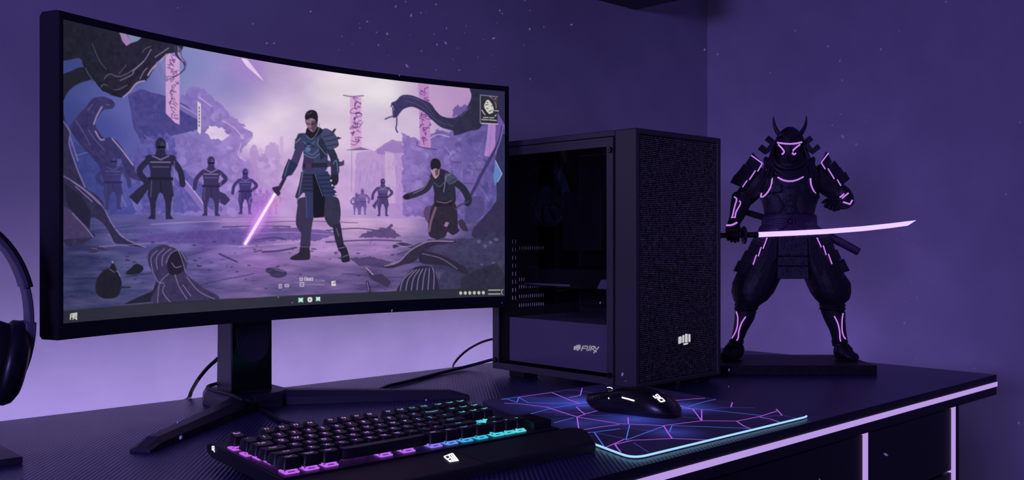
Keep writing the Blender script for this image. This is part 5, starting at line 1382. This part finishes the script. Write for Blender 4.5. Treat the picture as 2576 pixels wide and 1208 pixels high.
# ---- helmet, mask
b = MB()
loft(b, [(362,1951,2022,-8,42),(356,1951,2022,-8,42),(346,1954,2019,-8,40),(336,1960,2012,-7,35),(327,1968,2004,-6,26),(321,1977,1995,-5,15),(319,1984,1989,-5,5)], 26)
hel = b.build('helmet', A_, fig, smooth=60)
b = MB()
for k in range(9):                                            # ridges on the bowl
    a = math.radians(200+140*k/8); pp = []
    for (y, hx, hy) in ((358,36,42.6),(346,33,40.6),(336,26.5,35.6),(327,18.6,26.6),(321,9.5,15.6)):
        pp.append(fp(1986.5+hx*math.cos(a), y, -8+hy*math.sin(a)))
    b.tube(pp, 0.7*K, 5)
b.build('ridge', A_, hel)
b = MB(); b.prism([fp(1948,357,-40), fp(1986,361,-54), fp(2024,357,-40), fp(2021,350,-38), fp(1986,353,-50), fp(1951,350,-38)], -FW*(5*K)); b.build('brow', A_, hel, bevel=0.0008)
b = MB()
b.prism([fp(1956,334,-46), fp(1964,333,-46), fp(1985,347,-52), fp(2008,333,-46), fp(2016,334,-46), fp(1988,355,-54), fp(1983,355,-54)], -FW*(4*K)); b.build('crest', A_, hel, bevel=0.0006)
for pts in ([(1964,342,-42,6.5),(1955,331,-42,5.5),(1949,318,-42,4.2),(1946.5,305,-42,2.8),(1946,293,-42,1.0)], [(2010,342,-42,6.5),(2018,331,-42,5.5),(2025,318,-42,4.2),(2028,305,-42,2.8),(2028.5,292,-42,1.0)]):
    h_ = MB(); P_ = smooth_path([fp(x, y, d) for x, y, d, r in pts], 5); rr = np.interp(np.linspace(0, 4, len(P_)), range(5), [p[3] for p in pts])
    h_.tube(P_, [float(r)*K for r in rr], 10); h_.build('horn', A_, hel, smooth=60)
for sg in (0, 1):
    P_ = [(1934.5,340.7),(1924,352.3),(1938,362.3),(1930,372.7),(1917,363.5),(1906.7,375.5),(1926.4,389),(1938,381),(1953,357)] if not sg else [(2037.7,340.7),(2047,352),(2035.3,361),(2044.6,374),(2057.4,362.3),(2065.5,372.7),(2045.8,388),(2034,380),(2019,357)]
    MB().prism([fp(x, y, -16-abs(x-1986)*0.10) for x, y in P_], FW*(6*K)).build('side_flap', A_, hel, bevel=0.0008)
b = MB()                                                      # neck guard tiers
for k, (y0_, y1_, w0, w1) in enumerate(((356,372,36,44),(368,386,42,50),(382,402,48,55))):
    rs = []
    for i in range(21):
        a = math.radians(-28+236*i/20); ca, sa = math.cos(a), math.sin(a)
        rs.append([fp(1986+w0*ca, y0_, -4+34*sa), fp(1986+w1*ca, y1_, -4+42*sa), fp(1986+(w1-3)*ca, y1_, -4+39*sa), fp(1986+(w0-3)*ca, y0_, -4+31*sa)])
    b.rings(rs)
b.build('neck_guard', A_, hel, smooth=40)
led(hel, [[(1955,359,-47),(1970,361,-54),(1986,362,-57),(2002,361,-54),(2017,357.7,-47)]], r=2.1)
b = MB()
loft(b, [(358,1958,2015,-14,33),(372,1957,2016,-15,36),(384,1960,2013,-16,37),(396,1966,2007,-18,36),(406,1973,2000,-20,30),(411,1979,1994,-20,20)], 22)
mask = b.build('face_mask', A_, fig, smooth=60)
b = MB()
b.prism([fp(1983,366,-52), fp(1989,366,-52), fp(1993,384,-52), fp(1986.5,388,-52), fp(1980,384,-52)], -FW*(7*K)); b.prism([fp(1972,392,-53), fp(1986,389,-55), fp(2001,392,-53), fp(1998,397,-53), fp(1986,394,-55), fp(1975,397,-53)], -FW*(4*K))
b.build('nose_and_lip', A_, mask, bevel=0.0012)
led(mask, [[(1958,364,-43),(1966,372,-50),(1972.5,381,-53),(1970.5,385.5,-53),(1966.5,388.5,-51)], [(2012,364,-43),(2003,371,-50),(1994,380,-54),(1993.8,385.5,-54),(1997.5,388.5,-53),(2002,385.5,-52)]], r=2.1)
# ---- shoulder guards: stepped lames with ribs
def lames(name, quads_, ribs, dy, th=7.0, step=2.0, ledl=None, par=None):
    first = None
    for i, qd in enumerate(quads_):
        b = MB(); P_ = [fp(x, y, dy+step*i) for x, y in qd]
        b.prism(P_, FW*(th*K))
        a_, c_, d_, e_ = P_                                   # a-c upper edge, e-d lower edge
        n_ = ribs
        for k in range(n_):
            t = (k+0.5)/n_
            p0 = a_.lerp(e_, t)+(c_-a_)*0.05; p1 = c_.lerp(d_, t)-(c_-a_)*0.05
            b.tube([p0-FW*(0.6*K), p1-FW*(0.6*K)], 1.5*K, 6)
        if first is None:
            first = b.build(name, A_, fig, bevel=0.0004)
        else: b.build('plate', A_, first, bevel=0.0004)
    if ledl: led(first, ledl, r=1.5)
    return first
lames('shoulder_guard', [[(1894,384),(1919,411),(1906,433),(1876,412)], [(1872,412),(1904,431),(1894,448),(1861,428)], [(1860,428),(1893,448),(1884,462),(1851,440)], [(1849,439),(1880,454),(1864,470),(1838,459)]], 3, -34,
      ledl=[[(1890,391,-36),(1904,401,-36)], [(1904,401,-36),(1917.5,411,-36)], [(1917.5,411,-36),(1906,431.5,-36)], [(1900.5,429,-34),(1885,452.5,-34)], [(1879.5,454,-32),(1868,471,-32)]])
lames('shoulder_guard', [[(2093,407),(2080,381),(2066,410),(2076,428)], [(2112,421),(2101,404),(2078,424),(2086,439)], [(2123,434),(2114,420),(2088,437),(2097,453)], [(2138,450),(2127.5,432),(2102,450),(2119,466)]], 3, -34,
      ledl=[[(2084.5,385,-36),(2075,397,-36)], [(2075,397,-36),(2066,409.5,-36)], [(2066,409.5,-36),(2076,425.5,-36)], [(2083,424,-34),(2099,450.5,-34)], [(2106,452,-32),(2115.5,467.5,-32)]])
# ---- forearm guards and hands
b = MB(); limb(b, [(1868,494,-12,25),(1862,514,-18,24.5),(1856,536,-27,20),(1850,552,-34,15.5),(1845,564,-40,15)], 16)
ga = b.build('forearm_guard', A_, fig, smooth=50)
b = MB()
for (x, y, d, r) in ((1866,500,-15,26),(1852,548,-32,17)): limb(b, [(x+1,y-3,d+2,r-2),(x,y,d,r),(x-1,y+3,d-2,r-2)], 16)
b.build('cuff', AC, ga, smooth=50)
led(ga, [[(1847,495.5,-34),(1852,499,-38),(1852.5,505,-40),(1848,520,-42),(1842,546,-46)], [(1860,505,-40),(1863,511,-41),(1859,520,-43),(1852,533,-46),(1849,546,-48)], [(1839,548,-44),(1851,547,-49)]], r=1.7)
led(ga, [[(1827,567,-58),(1841,566,-64),(1854,560,-60)]], r=2.2)
BY = -62                                                      # depth of the sword
b = MB()
loft(b, [(560,1832,1858,-44,15),(570,1827,1861,-48,17),(580,1825,1862,-52,19),(586,1828,1858,-54,16)], 16, .85)
palm = b.build('hand', AC, fig, smooth=60)
for i, x in enumerate((1831,1839.5,1848,1856)):              # four fingers curl round the grip
    yb = (602,606,607,605)[i]; fb = MB()
    P_ = [(x,580,-66,5.0),(x-.5,588,-75,4.8),(x,597,-75,4.5),(x+.5,yb-1,-68,4.1),(x+1,yb+1,-60,3.6),(x+1,yb-3,-52,3.2)]
    fb.tube(smooth_path([fp(*q[:3]) for q in P_], 3), [float(v)*K for v in np.interp(np.linspace(0,5,16), range(6), [q[3] for q in P_])], 8)
    fb.build('finger', AC, palm, smooth=60)
fb = MB(); P_ = [(1857,574,-56,5.5),(1862,580,-64,5),(1863,589,-70,4.5),(1861,597,-72,3.8)]
fb.tube(smooth_path([fp(*q[:3]) for q in P_], 3), [float(v)*K for v in np.interp(np.linspace(0,3,10), range(4), [q[3] for q in P_])], 8); fb.build('thumb', AC, palm, smooth=60)
b = MB(); limb(b, [(2108,478,-2,20),(2122,490,-8,21),(2134,500,-16,15),(2136,508,-26,13),(2126,512,-36,15),(2112,513,-42,14),(2106,513,-45,11)], 14)
gb = b.build('forearm_guard', A_, fig, smooth=50)
b = MB(); b.prism([fp(2119,498,-46), fp(2133,484,-34), fp(2144,504,-32), fp(2138,518,-40), fp(2121,510,-48)], FW*(8*K)); b.build('elbow_plate', A_, gb, bevel=0.001)
led(gb, [[(2113,496.5,-50),(2123,488,-46)], [(2119,498.5,-50),(2134,486,-40)], [(2121.5,508.5,-60),(2130,511,-57)], [(2130,511,-57),(2138,514,-50)], [(2138,514,-50),(2144,504,-41)]], r=2.0)
b = MB(); limb(b, [(2112,510,-44,10),(2102,511,-50,13),(2092,512,-54,12.5),(2084,512,-56,9)], 14)
hb = b.build('hand', AC, fig, smooth=60)
for P_ in ([(2092,504,-56,4.4),(2082,503,-60,4.2),(2073,507,-62,3.8),(2068,511,-62,3.2)], [(2088,508,-62,4.4),(2079,513,-66,4.2),(2076,519,-66,3.6),(2080,522,-62,3)], [(2092,513,-64,4.4),(2086,519,-68,4.2),(2087,525,-67,3.6),(2092,526,-63,3)], [(2098,516,-64,4.4),(2095,523,-67,4),(2098,529,-66,3.6),(2102,529,-62,3)], [(2105,517,-62,4),(2104,524,-65,3.6),(2108,528,-64,3.2),(2111,526,-61,2.8)]):
    fb = MB(); fb.tube(smooth_path([fp(*q[:3]) for q in P_], 3), [float(v)*K for v in np.interp(np.linspace(0,3,10), range(4), [q[3] for q in P_])], 8); fb.build('finger' if P_[0][0] != 2092 or P_[0][1] != 504 else 'thumb', AC, hb, smooth=60)
# ---- sash and knot
b = MB()
loft(b, [(541,1920,2051,-4,48),(546,1918,2052,-4,50),(566,1917,2053,-4,50),(570,1919,2051,-4,49)], 30, .85)
sash = b.build('waist_sash', MATS['sash'], fig, smooth=40)
b = MB()
loft(b, [(568,1914,2056,-3,50),(576,1910,2061,-3,52),(592,1906,2066,-2,54),(600,1908,2064,-2,53)], 30, .85); b.build('waist_wrap', MATS['sash'], sash, smooth=40)
b = MB()
for y in (550,556,562):
    for (x0_, x1_) in ((1920,1976),(2002,2050)):
        b.tube([fp(x0_, y, -36), fp((x0_+x1_)/2, y-(1 if x0_ < 1990 else 3), -53), fp(x1_, y-1, -57) if x0_ < 1990 else fp(x1_, y-4, -38)], 1.6*K, 6)
b.tube([fp(1988+10*math.cos(a), 557+10*math.sin(a), -60) for a in [2*math.pi*k/20 for k in range(21)]], 3*K, 8)
b.lathe(fp(1988,557,-56), -FW, [(0,6*K),(4*K,6*K),(7*K,3*K)], 14)
b.tube([fp(1982,565,-60), fp(1970,572,-61), fp(1958,578,-59)], 3*K, 6); b.tube([fp(1996,564,-60), fp(2012,573,-61), fp(2028,581,-58)], 3*K, 6)
b.build('sash_knot', MATS['sash'], sash, smooth=60)
# ---- central apron with worked relief
b = MB()
for (ya_, yb_, xl_, xr_, d) in ((578,644,1959,2032,-58),(647,668,1958,2033,-59),(671,702,1957.5,2034,-60)):
    b.prism([fp(xl_, ya_, d), fp(xr_, ya_, d), fp(xr_+.5, yb_, d-1), fp(xl_-.5, yb_, d-1)], FW*(6*K))
ap = b.build('apron', AR, fig, bevel=0.0008)
b = MB(); r_ = random.Random(4)
for i in range(150):
    x = 1963+r_.random()*66; y = 582+r_.random()*108
    if 643 < y < 649 or 667 < y < 673: continue
    a = r_.random()*6.3; l_ = 2+r_.random()*4
    b.tube([fp(x, min(y, 697), -59.5), fp(x+l_*math.cos(a), min(y+l_*math.sin(a), 698), -61.5), fp(x+l_*math.cos(a)*1.6+1, min(y+l_*math.sin(a)*1.2+2, 699), -60)], 1.1*K, 5)
b.build('apron_relief', AR, ap, smooth=60)
# ---- hip guards, skirt panels
lames('hip_guard', [[(1903,588),(1930,592),(1920,626),(1890,611)], [(1890,611),(1917,622),(1907,649),(1881,631)], [(1876,630),(1906,642),(1893,669),(1864,655)], [(1859,655),(1889,662),(1875,690),(1846,682)]], 4, -48,
      ledl=[[(1930,598,-51),(1919.5,626,-51)], [(1915,622,-49),(1907.5,645,-49)], [(1903,641,-47),(1894.5,666,-47)]], step=2)
lames('hip_guard', [[(2080,585),(2053,590),(2067,622),(2093,610)], [(2095,608),(2071,616),(2081,641),(2102,632)], [(2106.5,627),(2089,637),(2097,661),(2117,651)], [(2123,651),(2098,660),(2110,691),(2138,681)]], 4, -48,
      ledl=[[(2055,598,-51),(2066,622,-51)], [(2071,618,-54),(2078.5,641.5,-54)], [(2084,639,-54),(2093,664.5,-54)]], step=2)
for P_ in ([(1942,590),(1958,590),(1954,650),(1922,695),(1907,687),(1930,640)], [(2034,590),(2050,590),(2066,640),(2084,688),(2064,695),(2036,640)]):
    b = MB(); b.prism([fp(x, y, -58) for x, y in P_], FW*(5*K)); s_ = b.build('skirt_panel', A_, fig, bevel=0.0008)
    b = MB(); n = len(P_); cx_ = sum(p[0] for p in P_)/n; cy_ = sum(p[1] for p in P_)/n
    b.tube([fp(x+(cx_-x)*0.2, y+(cy_-y)*0.08, -59) for x, y in P_+P_[:1]], 0.9*K, 5); b.build('hem', A_, s_)
b = MB()
loft(b, [(588,1906,2068,0,46),(640,1885,2096,2,50),(672,1876,2112,2,50),(680,1880,2108,2,46)], 28, .9); b.build('skirt', AC, fig, smooth=50)
# ---- sheathed second sword through the sash
b = MB(); b.tube([fp(2040,572,26), fp(2080,592,20), fp(2125,615,14), fp(2160,634,10)], [10*K,10.5*K,10.5*K,10*K], 12)
b.build('scabbard', MATS['sash'], fig, smooth=50)
b = MB(); b.tube([fp(1877,534,-2), fp(1900,541,6), fp(1930,550,14)], [7.5*K,8*K,8*K], 12)
for k in range(6): b.tube([fp(1880+8*k, 528+2.4*k, -8+2*k), fp(1884+8*k, 543+2.4*k, -9+2*k)], 1.2*K, 5)
b.build('short_sword_grip', A_, fig, smooth=50)
# ================================================================ GLOWING SWORD (held, top level)
kat = thing('sword', 'long glowing violet-white sword held level by the warrior figurine', 'sword', fp(1905, 590, BY))
bl = [(1906,590.6,6.4),(1990,587,6.3),(2080,582.5,6.3),(2170,575.5,6.2),(2240,568,6.0),(2284,562.2,5.6)]
b = MB(); rs = []
for x, y, h in bl:
    rs.append([fp(x, y-h, BY), fp(x, y, BY-2.4), fp(x, y+h, BY), fp(x, y, BY+2.4)])
rs.append([fp(2305,554.3,BY), fp(2304.6,554.6,BY-.4), fp(2304,555,BY), fp(2304.6,554.6,BY+.4)])
b.rings(rs); b.build('blade', MATS['blade_light'], kat, label='glowing violet-white blade')
b = MB(); b.tube([fp(1812,592.5,BY), fp(1868,592,BY)], 6.2*K, 12); b.tube([fp(1876,591.5,BY), fp(1907,590.6,BY)], 6.8*K, 12)
b.lathe(fp(1809,592.5,BY), RT, [(0,5*K),(2*K,7*K),(6*K,7*K)], 12)
gr = b.build('grip', MATS['black_matt'], kat, smooth=50)
b = MB()
for k in range(4): b.lathe(fp(1815+3*k, 592, BY-6), -FW, [(0,1.6*K),(1*K,1.2*K)], 8)
b.build('stud', MATS['shroud_paint'], gr)
b = MB(); b.lathe(fp(1868.5,591.8,BY), RT, [(0,20*K),(1*K,22*K),(5*K,22*K),(6.5*K,20*K)], 24); b.build('hand_guard', A_, kat, smooth=40)
WORLD = 0.03; ROOM = 47.0; WASH = 16.5
# ================================================================ DRIFTING DUST
dustm = pbr('dust_fluff', (0.92, 0.90, 0.95), 0.9)
dr = random.Random(11)
def mote_mesh(seed):
    r = random.Random(seed); b = MB()
    k1 = 0.75+0.5*r.random(); rs = []
    for i in range(5):
        t = i/4; rad = 0.5*math.sin(math.pi*(0.08+0.84*t)); rs.append([V((rad*math.cos(2*math.pi*j/7)*(0.85+0.3*r.random()), rad*math.sin(2*math.pi*j/7)*(0.85+0.3*r.random()), (t-0.5)*k1*1.2)) for j in range(7)])
    b.rings(rs); o = b.build('dust_mote', dustm, None, smooth=80); me = o.data; bpy.data.objects.remove(o); return me
MOT = [mote_mesh(s) for s in range(5)]
def mote(px_, py_, d, s, ang, el, label, group):
    o = bpy.data.objects.new('dust_mote', MOT[dr.randrange(5)]); col.objects.link(o)
    o.location = U(px_, py_, d); k = s/FPX*d
    o.scale = (k, k, k*el); o.rotation_euler = (0, math.radians(ang), TH-math.pi/2)
    tag(o, label, 'dust', group)
T1 = [(708,16,5,0),(610,63,7,30),(1005,43,6,80),(856,124,5,0),(907,126,3,0),(762,150,7,25),(330,212,6,120),(253,232,3,0),(257,275,4,90),(419,318,5,0),(527,333,8,130),(546,388,3,0),(78,358,3.5,0),(178,429,3.5,0),(51,492,3,0),(440,444,6.5,0),(750,343,3,0),(986,336,3.5,0),(1107,278,5,0),(1301,256,3,0),(1286,324,3,0),
      (1014,437,6,0),(1100,423,7,135),(863,500,5,0),(1216,473,3,0),(720,648,8.5,145),(1007,687,3.5,0),(1232,690,4,90),(1469,387,3,0),(1571,376,6.5,65),(1601,226,3,0),(1632,105,6.5,0),(1655,132,4,0),(1923,104,3,0),(1923,287,6,10),(2062,265,3.5,0),(2335,242,5.5,70),(1863,445,3.5,0),(1415,562,4,0),(1555,547,3,0),(1575,654,3,0),(1927,775,5.5,0),(1937,796,2.5,0),(1168,582,3,0),(537,549,2.5,0),(1072,739,3,0),(1875,2,4,0)]
LT = 'tiny pale dust mote drifting in front of the wall above the monitor'
for x, y, s, a in T1: mote(840+x/3.903, y/3.903, 1.55+0.25*dr.random(), s*0.85, a, 1.25 if a else 1.0, LT, 'dust motes above the monitor')
for x, y, s in ((636,60,4.5),(672,109,6),(690,109,5.5),(782,29,6),(447,20,3)): mote(x, y, 1.30+0.15*dr.random(), s*0.9, 60, 1.1, LT, 'dust motes above the monitor')
T2 = [(532,80,5,0),(580,131,8,140),(638,164,5.5,0),(700,42,2.5,0),(680,63,3,0),(568,30,3.5,90),(820,580,6,0),(668,697,5,0),(880,765,2.5,0),(855,855,4.5,0),(905,838,3.5,0),(852,950,7.5,0),(907,1108,5.5,0)]
LR = 'tiny pale dust mote drifting in front of the right wall beside the figurine'
for x, y, s, a in T2: mote(1790+x/1.751, 270+y/1.751, 1.9+0.2*dr.random(), s*0.95, a, 1.3 if a else 1.0, LR, 'dust motes by the right wall')
for x, y, s in ((1773,125,6.5),(1806,137,6),(2000,77,5),(2083,117,5.5),(2216,124,5.5),(2113,153,5),(2119,202,5),(1938,183,4.5),(2262,77,4),(2380,4,5),(2566,308,5),(2531,489,6),(2308,904,5),(2451,927,5)):
    mote(x, y, 1.9+0.15*dr.random(), s*0.9, 20, 1.1, LR, 'dust motes by the right wall')
LC = 'tiny pale dust mote drifting in front of the dark desk cabinet'
for x, y, s in ((2229,1144,7),(2062,1206,3)): mote(x, y, 1.15, s, 120, 1.3, LC, 'dust motes before the desk cabinet')
mote(2563, 1065, 1.6, 5, 0, 1.1, 'lone pale dust mote at the lower right edge in front of the wall', None)
LD = 'tiny pale dust mote drifting close above the desk objects'
for x, y, s, d in ((447,1063,6,1.08),(455,1101,10,1.05),(1072,1007,6,1.30),(1834,931,5,1.60),(1566,942,7,1.30),(1574,959,3,1.30),(1833,973,3,1.5),(986,782,5,1.10),(1005,190,4,1.20),(1510,762,5,1.3),(1263,762,3,1.3)):
    mote(x, y, d, s*0.9, 15, 1.2, LD, 'dust motes over the desk')

# ================================================================ LIGHT
w = bpy.data.worlds.new('world'); sc.world = w; w.use_nodes = True
bgn = w.node_tree.nodes['Background']; bgn.inputs['Color'].default_value = (*lin((158, 140, 255)), 1); bgn.inputs['Strength'].default_value = WORLD
def area(name, loc, target, sx, sy, power, srgb, spread=180):
    l = bpy.data.lights.new(name, 'AREA'); l.shape = 'RECTANGLE'; l.size = sx; l.size_y = sy; l.energy = power; l.color = lin(srgb)
    l.spread = math.radians(spread)
    o = bpy.data.objects.new(name, l); col.objects.link(o); o.location = loc
    o.rotation_euler = (V(target)-V(loc)).to_track_quat('-Z', 'Y').to_euler()
    return o
area('room_fill', (-2.4, -0.40, 1.36), (2.2, 1.2, 1.1), 1.0, 0.5, ROOM, (160, 141, 255))  # added violet fill from out of view, stands for no actual lamp
for mn_, st in (('wall_wash_led', WASH),):
    for n in MATS[mn_].node_tree.nodes:
        if n.type == 'EMISSION': n.inputs['Strength'].default_value = st
vs = sc.view_settings
sc.display_settings.display_device = 'sRGB'
vs.view_transform = 'Standard'; vs.look = 'None'; vs.exposure = 0.0; vs.gamma = 1.0; vs.use_curve_mapping = False
sc.cycles.max_bounces = 8; sc.cycles.transparent_max_bounces = 16
sc.cycles.sample_clamp_indirect = 4.0
sc.cycles.use_denoising = True
